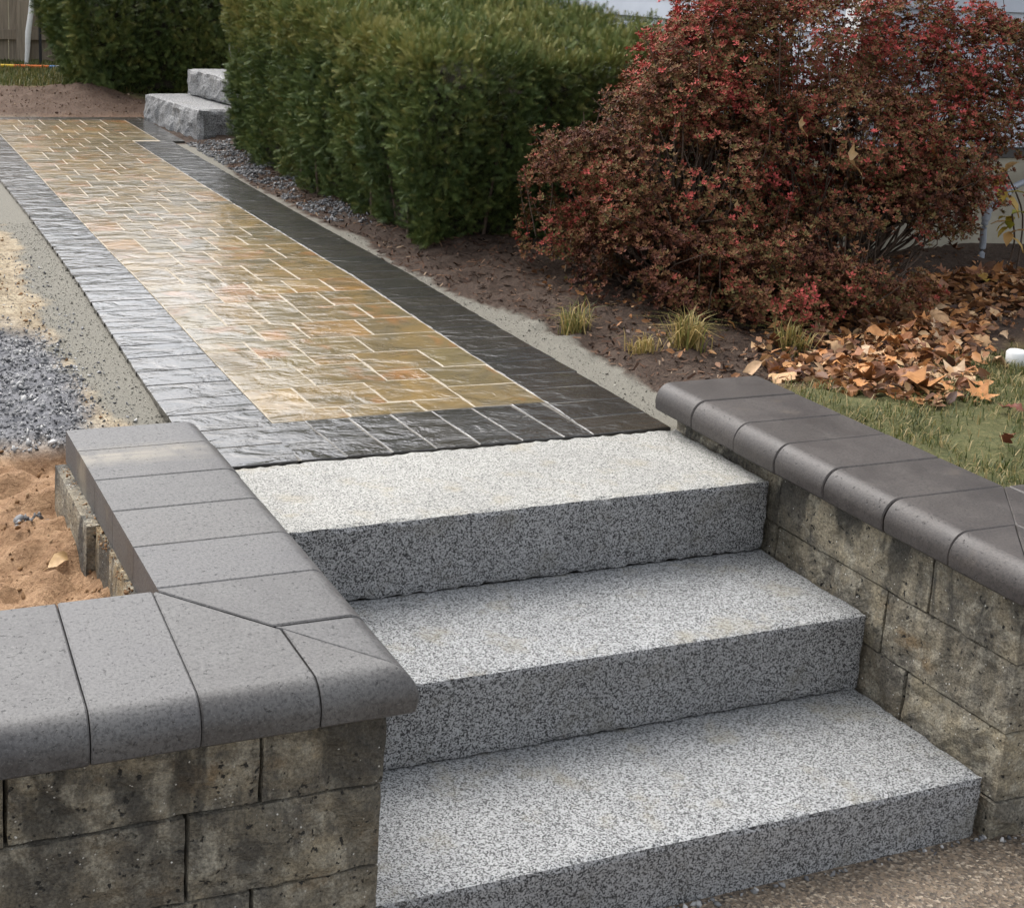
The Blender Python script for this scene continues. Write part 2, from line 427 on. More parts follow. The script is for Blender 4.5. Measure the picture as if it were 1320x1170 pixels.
def paver(name, corners, z0, mat, parent, thick=.055, gap=.0020, ch=.0018, wob=.0009, dz=0.0, tilt=(0, 0)):
    """corners: 4 plan points, counter-clockwise; top chamfered and slightly irregular"""
    c = np.array(corners, float); ctr = c.mean(0)
    n = 4
    ring = []
    for i in range(4):
        a, b = c[i], c[(i + 1) % 4]
        for t in np.arange(n) / n: ring.append(a + (b - a) * t)
    ring = np.array(ring); m = len(ring)
    e1 = (c[1] - c[0]); e2 = (c[3] - c[0])
    l1, l2 = np.linalg.norm(e1), np.linalg.norm(e2); u1, u2 = e1 / l1, e2 / l2
    def inset(r, g):
        d = r - ctr
        a = d @ u1; b = d @ u2
        a = a * (1 - 2 * g / l1); b = b * (1 - 2 * g / l2)
        return ctr + np.outer(a, u1) + np.outer(b, u2)
    j = RNG.normal(0, wob, (m, 2))
    r1 = inset(ring, gap) + j * .6; r2 = inset(ring, gap + ch) + j
    V = []
    for (r, zz) in ((r1, -thick), (r1, -ch * .9), (r2, 0)):
        z = z0(r[:, 1]) + zz + dz + (r[:, 0] - ctr[0]) * tilt[0] + (r[:, 1] - ctr[1]) * tilt[1]
        V.append(np.column_stack([r, z]))
    V = np.vstack(V)
    F = []
    for k in (0, 1):
        for i in range(m):
            F.append((k * m + i, k * m + (i + 1) % m, (k + 1) * m + (i + 1) % m, (k + 1) * m + i))
    F.append(tuple(range(2 * m, 3 * m)))
    return mesh_obj(name, V, F, mat, parent)

def tube(pts, rad, sides=6):
    """returns V,F arrays (quads) of a tube along pts"""
    pts = np.array(pts, float); n = len(pts)
    rad = np.broadcast_to(rad, (n,))
    tang = np.gradient(pts, axis=0); tang /= np.linalg.norm(tang, axis=1)[:, None] + 1e-9
    ref = np.array([0, 0, 1.]) if abs(tang[0][2]) < .9 else np.array([1., 0, 0])
    V = []
    for i in range(n):
        a = np.cross(tang[i], ref); a /= np.linalg.norm(a) + 1e-9; b = np.cross(tang[i], a)
        for k in range(sides):
            t = 2 * math.pi * k / sides
            V.append(pts[i] + rad[i] * (math.cos(t) * a + math.sin(t) * b))
    F = []
    for i in range(n - 1):
        for k in range(sides):
            F.append((i * sides + k, i * sides + (k + 1) % sides, (i + 1) * sides + (k + 1) % sides, (i + 1) * sides + k))
    return np.array(V), np.array(F, dtype=np.int32)
def tubes_obj(name, paths, mat, parent=None, sides=4, smooth=True):
    Vs, Fs, o = [], [], 0
    for pts, r in paths:
        v, f = tube(pts, r, sides); Vs.append(v); Fs.append(f + o); o += len(v)
    return fast_mesh(name, np.vstack(Vs), np.vstack(Fs), mat, parent, smooth=smooth)

def frames(axis, rng, spin=True):
    """orthonormal frames (n,3,3): rows x,y,z with z=axis"""
    z = axis / (np.linalg.norm(axis, axis=1)[:, None] + 1e-9)
    r = rng.normal(size=z.shape)
    x = r - (r * z).sum(1)[:, None] * z; x /= np.linalg.norm(x, axis=1)[:, None] + 1e-9
    y = np.cross(z, x)
    return np.stack([x, y, z], 1)
def scatter_template(T, F, pos, fr, scale):
    """T (t,3) template, returns V (n*t,3), faces"""
    n, t = len(pos), len(T)
    V = np.einsum('ti,nij->ntj', T, fr) * scale[:, None, None] + pos[:, None, :]
    FF = (F[None] + (np.arange(n) * t)[:, None, None]).reshape(-1, F.shape[1])
    return V.reshape(-1, 3), FF

# ------------------------------------------------------------------ GROUND (setting)
def lerp_poly(pts):
    a = np.array(pts, float)
    return lambda y: np.interp(y, a[:, 0], a[:, 1])
LOUT = lerp_poly([(.3, -1.285), (1.1, -1.285), (1.85, -1.27), (2.64, -1.252), (3.4, -1.243), (4.15, -1.240), (6.7, -1.235)])
LIN = lerp_poly([(.3, -1.035), (.66, -1.035), (1.1, -1.045), (1.8, -1.052), (2.6, -1.055), (3.8, -1.045), (4.75, -1.035), (5.8, -1.028), (6.7, -1.02)])
RIN = lerp_poly([(.3, -.243), (.66, -.243), (1.15, -.262), (2.1, -.28), (3.2, -.295), (4.3, -.305), (6.7, -.31)])
ROUT = lerp_poly([(.3, .0), (.79, -.012), (1.6, -.045), (2.7, -.066), (3.4, -.075), (5.0, -.078), (6.7, -.08)])
Y0, YF = .405, 6.52

def yard(x, y):
    """height and zone weights of the upper yard"""
    P2 = np.column_stack([x, y, np.zeros_like(x)])
    z = gz(np.maximum(y, .40)).astype(float)
    nA = fbm(P2 * 2.2, 1, 4); nB = fbm(P2 * 11, 5, 4); nC = fbm(P2 * 40, 9, 3)
    lo, ro = LOUT(y), ROUT(y)
    Z = {}
    left = x < (lo + ro) / 2
    dl = lo - x; dr = x - ro          # distance outside the walkway
    inside = (dl < -.03) & (dr < -.03) & (y < YF - .01)
    # ---- left side
    sandw = .15 + .03 * nA + .03 * nB + .015 * nC
    sandL = np.where(left, 1 - sstep(sandw - .012, sandw + .016, dl), 0) * (y > .45) * (y < 5.4)
    zl = -.013 + .038 * sstep(.16, .55, dl) * sstep(1.0, 2.4, y) + .010 * nB * sstep(.14, .24, dl) + .006 * nC * sstep(.12, .2, dl)
    drop = sstep(1.05, .45, y)
    soilL = sstep(.78, .64, y + .05 * nB + .02 * nC)
    zl = zl - .034 * drop + soilL * (.018 * nB + .012 * nA + .005 * nC)
    gr = sstep(.10, .22, dl + .04 * nB) * sstep(1.75, 1.35, y + .12 * nB + .9 * (x + 1.5)) * (1 - soilL)
    # ---- right side
    zr = -.012 + .04 * sstep(.10, .40, dr) + (.012 * nB + .006 * nC) * sstep(.06, .16, dr)
    sandwR = .055 + .030 * nA + .01 * nB + .10 * sstep(2.0, 1.2, y) + .05 * sstep(4.2, 5.0, y)
    sandR = np.where(~left, 1 - sstep(sandwR - .012, sandwR + .018, dr + .02 * nC), 0) * (y < 5.4)
    grR = np.where(~left, sstep(.05, .09, dr) * sstep(.38, .24, dr + .08 * nB) * sstep(2.4, 3.6, y) * sstep(5.6, 5.2, y), 0)
    grR = grR * sstep(-.25, .15, nB + .35 * sstep(3.8, 4.8, y))
    lawnR = np.where(~left, sstep(.62, .40, y - .18 * (x - .3) + .08 * nB + .08 * nA), 0) * (x > .2)
    zr = zr + .055 * sstep(.75, .2, y) * (x > .1)
    # ---- far end
    far = sstep(YF - .05, YF + .25, y)
    heap = .085 * np.exp(-(((x + .16) / .22) ** 2 + ((y - 7.55) / .38) ** 2)) + .03 * np.exp(-(((x + .75) / .35) ** 2 + ((y - 7.6) / .5) ** 2))
    zf = -.02 + .045 * sstep(6.6, 7.0, y) + heap + .014 * nB + .006 * nC
    lawnF = sstep(7.9, 8.25, y + .2 * nA + .05 * nB + .9 * np.maximum(0, x + .5))
    side = np.where(left, zl, zr)
    z = z + np.where(inside, -.07, side * (1 - far) + zf * far)
    b = lambda v: np.clip(v, 0, 1)
    Z['sand'] = b(np.where(left, sandL, sandR) * (1 - far))
    Z['loose'] = b(np.where(left, 1 - soilL, 0))
    Z['grav'] = b(np.where(left, gr, grR) * (1 - far))
    Z['mulch'] = b(np.where(left, 0, 1 - lawnR) * (1 - far))
    Z['brown'] = b(far * (1 - lawnF))
    Z['lawn'] = b(np.where(left, 0, lawnR) * (1 - far) + lawnF)
    return z, Z
def yard_z(x, y):
    return yard(np.atleast_1d(np.asarray(x, float)), np.atleast_1d(np.asarray(y, float)))[0]

def build_ground():
    Vs, Fs, At, off = [], [], {}, 0
    def patch(xs, ys):
        nonlocal off
        X, Y = np.meshgrid(xs, ys); x = X.ravel(); y = Y.ravel()
        z, Z = yard(x, y)
        nx, ny = len(xs), len(ys)
        i = np.arange(nx * ny).reshape(ny, nx)
        f = np.stack([i[:-1, :-1], i[:-1, 1:], i[1:, 1:], i[1:, :-1]], -1).reshape(-1, 4)
        Vs.append(np.column_stack([x, y, z])); Fs.append(f + off); off += len(x)
        for k, v in Z.items(): At.setdefault(k, []).append(v)
    g = .02
    xs = np.concatenate([[-90, -40, -15, -6, -4], np.arange(-3.0, -1.46 + 1e-6, g)])
    patch(xs, np.arange(-.56, .40 + 1e-6, g))
    xr = np.concatenate([np.arange(.16, 3.0, g), [4, 6, 15, 40, 90]])
    patch(xr, np.arange(-.56, .40 + 1e-6, g))
    xa = np.concatenate([[-90, -40, -15, -6, -4], np.arange(-3.0, 2.6, g), [3, 4, 6, 15, 40, 90]])
    ya = np.concatenate([np.arange(.40, 4.0, g), np.arange(4.0, 9.0, .04), [9.3, 10, 12, 16, 25, 50, 120]])
    patch(xa, ya)
    o = fast_mesh('ground', np.vstack(Vs), np.vstack(Fs), M['ground'], tint={k: np.concatenate(v) for k, v in At.items()}, smooth=True)
    tag(o, kind='structure')
build_ground()
pv = mesh_obj('pavement', [(-90, -90, -.487), (90, -90, -.487), (90, 90, -.487), (-90, 90, -.487)], [(0, 1, 2, 3)], M['pave'])
tag(pv, kind='structure')

# ------------------------------------------------------------------ WALKWAY
walk = empty('walkway', (-.64, .4, 0)); tag(walk, 'wet paved walkway of tan pavers with charcoal border', None, kind='structure')
# joint bed, just below the paver tops
ys = np.concatenate([np.arange(Y0 + .004, 5.42, .12), [5.42, 5.421], np.arange(5.5, YF, .12), [YF - .003]])
def bed(left, right, mat, dz, y_from, y_to):
    yy = [y for y in ys if y_from < y < y_to]; yy = [y_from] + yy + [y_to]
    V = []
    for y in yy:
        for x in (left(y), right(y)): V.append((x, y, float(gz(y)) + dz))
    mesh_obj('joint_bed', V, [(2 * i, 2 * i + 1, 2 * i + 3, 2 * i + 2) for i in range(len(yy) - 1)], mat, walk)
bed(lambda y: LIN(y), lambda y: RIN(y) if y < 5.42 else -.150, M['joint'], -.0003, .662, 5.4195)
bed(lambda y: LIN(y), lambda y: -.150, M['joint'], -.0003, 5.4205, 6.38)
bed(lambda y: LOUT(y) + .006, lambda y: LIN(y) - .0005, M['joint_dark'], -.0012, Y0 + .004, YF - .003)
bed(lambda y: RIN(y) + .0005, lambda y: ROUT(y) - .006, M['joint_dark'], -.0012, Y0 + .004, 5.4195)
bed(lambda y: -.1495, lambda y: -.001, M['joint_dark'], -.0012, 5.4205, YF - .003)
bed(lambda y: LIN(y), lambda y: RIN(y), M['joint_dark'], -.0012, Y0 + .004, .6615)
def pv_kw(t=.0030): return dict(dz=random.uniform(.0001, .0009), tilt=(random.gauss(0, t), random.gauss(0, t)))
# front soldier course
SO = .1195
xs = [-1.052 + i * .1197 for i in range(0, 8)]
xs = [-1.285, -1.172] + xs + [-.118, -.003]
# full-width front course between the border returns
yb = .660
edges = [-1.052 + i * .1197 for i in range(8)]
edges = edges[:7] + [-.243]
for a, b in zip(edges[:-1], edges[1:]):
    sk = .012
    paver('paver', [(a, Y0), (b, Y0), (b - sk, yb), (a - sk, yb)], gz, M['border'], walk, **pv_kw())
# left and right soldier borders
y = Y0
while y < YF - .14:
    y2 = y + SO
    paver('paver', [(LOUT(y), y), (LIN(y) - (.016 if y < .6 else 0), y), (LIN(y2), y2), (LOUT(y2), y2)], gz, M['border'], walk, **pv_kw())
    y = y2
yl_end = y
y = Y0
while y < 5.40:
    y2 = min(y + SO, 5.42)
    if y2 - y > .03:
        paver('paver', [(RIN(y), y), (ROUT(y), y), (ROUT(y2), y2), (RIN(y2), y2)], gz, M['border'], walk, **pv_kw())
    y = y2
# jog beside the back steps
XJ = -.150
y = 5.42
while y < yl_end - .02:
    y2 = min(y + SO, yl_end)
    paver('paver', [(XJ, y), (.0, y), (.0, y2), (XJ, y2)], gz, M['border'], walk, **pv_kw())
    y = y2
x = LOUT(6.4)
while x < -.02:
    x2 = min(x + SO, .0)
    paver('paver', [(x, yl_end), (x2, yl_end), (x2, YF), (x, YF)], gz, M['border'], walk, **pv_kw())
    x = x2
# ashlar field: hand-set pieces nearest the steps, then a packed pattern
UX, UY = 11, .0835
NR = int((yl_end - yb) / UY)
UY = (yl_end - yb) / NR
occ = np.zeros((NR, UX + 2), bool)
def fx(col, y):
    a, b = LIN(y), RIN(y)
    return a + (b - a) * col / UX
jog_r = int(math.ceil((5.42 - yb) / UY))
pieces = []
shapes = [(3, 2), (2, 3), (2, 2), (3, 2), (2, 3), (3, 3), (2, 1)]
prng = random.Random(5)
def width_at(r): return UX + 2 if r >= jog_r else UX
vj = np.zeros((NR + 5, UX + 3), int)      # running length of each lengthwise joint
end = [0] * (UX + 2)
prng = random.Random(0)
for r in range(NR):
    c = 0
    while c < width_at(r):
        if occ[r, c]: c += 1; continue
        W = width_at(r); run = 0
        while c + run < W and not occ[r, c + run]: run += 1
        best = None
        for wd, dp, pref in ((3, 2, 0), (2, 3, .4), (2, 2, .6), (3, 3, 2), (2, 1, 2.2), (3, 1, 2.2), (4, 2, 1.6)):
            dp = min(dp, NR - r)
            if wd > run or run - wd == 1: continue
            if r < jog_r < r + dp and c + wd >= UX: continue
            pen = pref + prng.random() * 2
            if r == 0 and dp == 1: pen -= 2
            L = vj[r - 1, c + wd] if r > 0 and c + wd < W else 0
            if L: pen += 2.2 * max(0, L + dp - 3)
            if c > 0 and end[c - 1] == r + dp: pen -= 1.2
            if c + wd < W and occ[r, c + wd] and end[c + wd] == r + dp: pen -= 1.2
            if best is None or pen < best[0]: best = (pen, wd, dp)
        if best is None: best = (0, run, 1)
        _, wd, dp = best
        occ[r:r + dp, c:c + wd] = True
        for k in range(wd): end[c + k] = r + dp
        for q in range(dp):
            for cc in (c, c + wd):
                if vj[r + q, cc] == 0: vj[r + q, cc] = (vj[r + q - 1, cc] if r + q > 0 else 0) + 1
        pieces.append((r, c, wd, dp))
        c += wd
for (r, c, wd, dp) in pieces:
    ya, yb2 = yb + r * UY, yb + (r + dp) * UY
    def px(col, y):
        if r >= jog_r and col > UX: return fx(UX, y) + (XJ - fx(UX, y)) * (col - UX) / 2
        return fx(col, y)
    paver('paver', [(px(c, ya), ya), (px(c + wd, ya), ya), (px(c + wd, yb2), yb2), (px(c, yb2), yb2)], gz, M['field'], walk, gap=.0025, ch=.0015, wob=.0010, **pv_kw(.0013))

# ------------------------------------------------------------------ GRANITE STEPS
for i, (yf, yb_, zt, mt, lab) in enumerate((
        (0.0, .398, 0.0, 'gran_a', 'pale speckled granite step, topmost of three, against the dark pavers'),
        (-.363, .02, -.178, 'gran_b', 'speckled grey granite step, middle of the three between the walls'),
        (-.724, -.34, -.356, 'gran_b', 'speckled grey granite step, lowest of three, sitting on the pavement'))):
    bot = zt - .1765 if i < 2 else -.52
    o = rough_box('granite_step', (-1.306, yf, bot), (.006 if i else .004, yb_, zt), M[mt], None, step=.014, amp=.0008, freq=30, seed=i * 31, edge=.0028, mats=M['gran_f'])
    tag(o, lab, 'step', 'granite entry steps')

# ------------------------------------------------------------------ CAPS
CZ0, CZ1 = .042, .117
def cap_profile(D, d0=0.0, extra=()):
    H = CZ1 - CZ0
    R, Rz = .042, .048
    inner = [q for q in sorted(set([D * k / 8 for k in range(1, 8)] + list(extra))) if d0 + .002 < q < D - R - .002]
    pts = [(q, 0.0) for q in inner[::-1]] + [(d0, 0.0), (d0, H)] + [(q, H) for q in inner]
    for t in np.linspace(90, 0, 9):
        a = math.radians(t); dd = D - R + R * math.cos(a); zz = H - Rz + Rz * math.sin(a)
        if dd > d0 + .002: pts.append((dd, zz))
    pts.append((D - .003, .006)); pts.append((D - .010, 0.0))
    return pts
def cap_piece(parent, run, org, sgn_d, D, e0, e1, d0=0.0, extra=()):
    """run 'x' or 'y': direction of the wall; org: plan coordinate of the back edge; d grows by sgn_d from it;
       e0(d), e1(d): both ends along the run"""
    pr = cap_profile(D, d0, extra); n = len(pr)
    jitter = random.uniform(-.0012, .0012); dj = random.uniform(-.0018, .0018)
    V = []
    g = .0009
    for (ef, s, ins) in ((e0, 1, 1), (e0, 1, 0), (e1, -1, 0), (e1, -1, 1)):
        for k, (d, z) in enumerate(pr):
            L = e1(d) - e0(d)
            off = min(g + (.0030 if not ins else 0.0), L * .45)
            zz = z; dd = d
            if ins:
                if z > .04: zz = z - .0022
                if d > D - .03: dd = d - .0022
            a = ef(d) + s * off
            c = org + sgn_d * (dd + dj * (d > .05))
            V.append((a, c, CZ0 + zz + jitter) if run == 'x' else (c, a, CZ0 + zz + jitter))
    F = []
    for st in range(3):
        for k in range(n):
            F.append((st * n + k, st * n + (k + 1) % n, (st + 1) * n + (k + 1) % n, (st + 1) * n + k))
    F.append(tuple(range(n))[::-1]); F.append(tuple(range(3 * n, 4 * n)))
    o = mesh_obj('cap_stone', V, F, M['cap' if parent.location.x < -1 else 'cap_dark'], parent)
    bm = bmesh.new(); bm.from_mesh(o.data); bmesh.ops.recalc_face_normals(bm, faces=bm.faces); bm.to_mesh(o.data); bm.free()
    for p in o.data.polygons: p.use_smooth = len(p.vertices) == 4
    try: o.data.set_sharp_from_angle(angle=math.radians(35))
    except Exception: pass
    return o
cst = lambda v: (lambda d: v)
lw = empty('retaining_wall', (-1.6, -.6, -.487))
tag(lw, 'block retaining wall with grey rounded caps turning a corner left of the granite steps', 'wall', 'block walls flanking the steps')
rw = empty('retaining_wall', (.15, -.6, -.487))
tag(rw, 'block retaining wall with dark rounded caps beside the fallen leaves and grass', 'wall', 'block walls flanking the steps')
# left wall: side run along y (nose towards +x)
XB, DS = -1.606, .316; YB, DF = -.442, .378
mit_y = lambda d: YB - d * DF / DS          # side run: y of the mitre at depth d
ends = [.424, .278, .097, -.075, -.252, -.431]
for a, b in zip(ends[:-1], ends[1:]):
    cap_piece(lw, 'y', XB, 1, DS, cst(b), cst(a))
dm = (.616 - .442) * DS / DF
cap_piece(lw, 'y', XB, 1, DS, lambda d: max(mit_y(d), -.616), cst(-.431), extra=(dm,))
cap_piece(lw, 'y', XB, 1, DS, mit_y, cst(-.616), d0=dm + .003)
# left wall: front run along x (nose towards -y)
mit_x = lambda d: XB + d * DS / DF
xj = [-3.1, -2.93, -2.76, -2.59, -2.42, -2.26, -2.10, -1.945, -1.777, -1.616]
for a, b in zip(xj[:-1], xj[1:]):
    cap_piece(lw, 'x', YB, -1, DF, lambda d, a=a: a - d * .05, lambda d, b=b: b - d * .05)
xt = -1.450
cap_piece(lw, 'x', YB, -1, DF, lambda d: -1.616 - d * .05, lambda d: min(mit_x(d), xt), extra=((xt - XB) * DF / DS,))
cap_piece(lw, 'x', YB, -1, DF, cst(xt), mit_x, d0=(xt - XB) * DF / DS + .003)
# right wall
XR, DR = .275, .320; YR, DRF = -.425, .375
mit_yr = lambda d: YR - d * DRF / DR
ends = [.436, .270, .092, -.064, -.234, -.421]
for a, b in zip(ends[:-1], ends[1:]):
    cap_piece(rw, 'y', XR, -1, DR, cst(b), cst(a))
dmr = (.605 - .425) * DR / DRF
cap_piece(rw, 'y', XR, -1, DR, lambda d: max(mit_yr(d), -.605), cst(-.421), extra=(dmr,))
cap_piece(rw, 'y', XR, -1, DR, mit_yr, cst(-.605), d0=dmr + .003)
mit_xr = lambda d: XR - d * DR / DRF
xt2 = .125
cap_piece(rw, 'x', YR, -1, DRF, lambda d: max(mit_xr(d), xt2), cst(.29), extra=((XR - xt2) * DRF / DR,))
cap_piece(rw, 'x', YR, -1, DRF, mit_xr, cst(xt2), d0=(XR - xt2) * DRF / DR + .003)
for k in range(8):
    cap_piece(rw, 'x', YR, -1, DRF, cst(.29 + k * .165), cst(.29 + (k + 1) * .165))

# ------------------------------------------------------------------ WALL BLOCKS
bs = [0]
def blk(par, lo, hi, rough):
    bs[0] += 13
    rough_box('block', lo, hi, M['block'], par, step=.018, amp=.001, freq=20, seed=bs[0], edge=.0020, amps={r: .0105 for r in rough})
CO = [(-.1075, .0408), (-.2565, -.1090), (-.4055, -.258), (-.52, -.407)]
g = .0013
# left wall front face y=-.75, right end x=-1.312
FL = [[-3.0, -2.62, -2.27, -1.905, -1.519, -1.312], [-3.1, -2.75, -2.40, -2.02, -1.634, -1.312], [-3.0, -2.6, -2.25, -1.88, -1.527, -1.312], [-3.1, -2.7, -2.3, -1.95, -1.63, -1.312]]
for (z0, z1), xsx in zip(CO, FL):
    for i, (a, b) in enumerate(zip(xsx[:-1], xsx[1:])):
        last = i == len(xsx) - 2
        blk(lw, (a + g, -.752 + random.uniform(-.003, .003), z0), (b - (0 if last else g), -.50, z1), ('-y', '+x') if last else ('-y',))
# left wall side run behind the corner: inner face x=-1.312, outer x=-1.632
SL = [[-.497, .045, .418], [-.497, .418], [-.497, .418]]
for (z0, z1), yy in zip(CO[:3], SL):
    for i, (a, b) in enumerate(zip(yy[:-1], yy[1:])):
        xo = -1.634 + (.018 if i == 0 else 0)
        blk(lw, (xo, a + g, z0), (-1.312, b - g, z1), ('+x',))
# right wall inner face x=.018, front y=-.745
SR = [[-.745, -.512, -.018, .425], [-.745, -.395, -.02, .425], [-.745, -.475, -.16, .425], [-.745, -.40, .1]]
for (z0, z1), yy in zip(CO, SR):
    for i, (a, b) in enumerate(zip(yy[:-1], yy[1:])):
        blk(rw, (.018 + random.uniform(0, .004), a + (0 if i == 0 else g), z0), (.245, b - g, z1), ('-x', '-y') if i == 0 else ('-x',))
FR = [[.248, .62, 1.0, 1.5], [.248, .5, .9, 1.5], [.248, .66, 1.1, 1.5], [.248, .55, 1.0, 1.5]]
for (z0, z1), xx in zip(CO, FR):
    for a, b in zip(xx[:-1], xx[1:]):
        blk(rw, (a + g, -.745, z0), (b - g, -.50, z1), ('-y',))

# ------------------------------------------------------------------ BACK STEPS (rock-faced)
bsx = Matrix.Rotation(math.radians(-5.4), 4, 'Z')
def back_step(lo, hi, label, seed):
    o = rough_box('granite_back_step', lo, hi, M['gran_r'], None, step=.03, amp=.002, freq=14, seed=seed, edge=.008, amps={'-x': .013, '-y': .013, '+z': .0012})
    R = Matrix.Translation((.098, 5.49, 0)) @ Matrix.Rotation(math.radians(5.4), 4, 'Z')
    o.data.transform(R)
    tag(o, label, 'step', 'rock-faced granite steps at the end of the walkway')
back_step((.0, 0, .085), (.75, 1.01, .292), 'rock-faced granite step, lowest one, on the pavers at the walkway end', 400)
back_step((.265, .0, .294), (1.1, .93, .462), 'rock-faced granite step, second one up, behind the hedge end', 430)
back_step((.56, -.05, .464), (1.5, .95, .632), 'rock-faced granite step, uppermost one, mostly hidden by the hedge', 460)

# ------------------------------------------------------------------ HOUSE
hs_ = empty('house', (3.6, 5.2, 0)); tag(hs_, 'house with tan concrete foundation and blue grey clapboards behind the red shrubs', 'house')
HX0, HX1, HY0, HY1 = 1.85, 6.5, 2.0, 8.2
def box(name, lo, hi, mat, parent):
    (x0, y0, z0), (x1, y1, z1) = lo, hi
    V = [(x0, y0, z0), (x1, y0, z0), (x1, y1, z0), (x0, y1, z0), (x0, y0, z1), (x1, y0, z1), (x1, y1, z1), (x0, y1, z1)]
    F = [(3, 2, 1, 0), (4, 5, 6, 7), (0, 1, 5, 4), (1, 2, 6, 5), (2, 3, 7, 6), (3, 0, 4, 7)]
    return mesh_obj(name, V, F, mat, parent)
box('foundation', (HX0, HY0, -.3), (HX1, HY1, .475), M['concrete'], hs_)
box('sill_board', (HX0 - .012, HY0 - .012, .478), (HX1 + .012, HY1 + .012, .52), M['darktrim'], hs_)
box('wall', (HX0 + .01, HY0 + .01, .522), (HX1 - .01, HY1 - .01, 2.9), M['siding'], hs_)
def clap(lo2, hi2, axis, z):
    # tapered board: thick at the lower edge
    t, h = .022, .112
    if axis == 'y':   # faces -y
        V = [(lo2, HY0 - t, z), (hi2, HY0 - t, z), (hi2, HY0 - .006, z + h), (lo2, HY0 - .006, z + h), (lo2, HY0 + .008, z), (hi2, HY0 + .008, z), (hi2, HY0 + .008, z + h), (lo2, HY0 + .008, z + h)]
    else:
        V = [(HX0 - t, hi2, z), (HX0 - t, lo2, z), (HX0 - .006, lo2, z + h), (HX0 - .006, hi2, z + h), (HX0 + .008, hi2, z), (HX0 + .008, lo2, z), (HX0 + .008, lo2, z + h), (HX0 + .008, hi2, z + h)]
    F = [(0, 1, 2, 3), (3, 2, 6, 7), (1, 0, 4, 5), (0, 3, 7, 4), (2, 1, 5, 6)]
    mesh_obj('clapboard', V, F, M['siding'], hs_)
for k in range(21):
    z = .524 + k * .113
    clap(HX0 + .0, HX1, 'y', z)
    clap(HY0, HY1, 'x', z)
box('corner_board', (HX0 - .03, HY0 - .03, .524), (HX0 + .06, HY0 + .06, 2.88), M['white'], hs_)
V = [(HX0 - .3, HY0 - .3, 2.9), (HX1 + .3, HY0 - .3, 2.9), (HX1 + .3, HY1 + .3, 2.9), (HX0 - .3, HY1 + .3, 2.9), ((HX0 + HX1) / 2, HY0 - .3, 4.3), ((HX0 + HX1) / 2, HY1 + .3, 4.3)]
mesh_obj('roof', V, [(0, 1, 4), (1, 2, 5, 4), (2, 3, 5), (3, 0, 4, 5), (3, 2, 1, 0)], M['roof'], hs_)
dr = box('door', (HX0 - .035, 5.75, .72), (HX0 + .02, 6.6, 2.72), M['doorp'], hs_)
# conduit beside the foundation
cp = np.array([(3.05, 1.93, .47), (2.67, 1.88, .378), (2.596, 1.86, .339), (2.51, 1.85, .289), (2.487, 1.85, .217), (2.495, 1.85, .117), (2.49, 1.85, -.05)])
def smooth_path(p, n=8):
    p = np.array(p, float); out = []
    for i in range(len(p) - 1):
        a, b, c, d_ = p[max(i - 1, 0)], p[i], p[i + 1], p[min(i + 2, len(p) - 1)]
        for t in np.arange(n) / n:
            out.append(.5 * ((2 * b) + (-a + c) * t + (2 * a - 5 * b + 4 * c - d_) * t * t + (-a + 3 * b - 3 * c + d_) * t ** 3))
    out.append(p[-1]); return np.array(out)
cd = empty('conduit_pipe', (2.49, 1.85, 0)); tag(cd, 'bent grey conduit pipe in front of the tan foundation', 'pipe')
tubes_obj('pipe', [(smooth_path(cp), .0135)], M['grey_pvc'], cd, 10)
sp = smooth_path(cp)
tubes_obj('coupling', [(sp[10:13], .0175)], M['grey_pvc'], cd, 10)
tubes_obj('coupling', [(sp[27:31], .0175)], M['grey_pvc'], cd, 10)

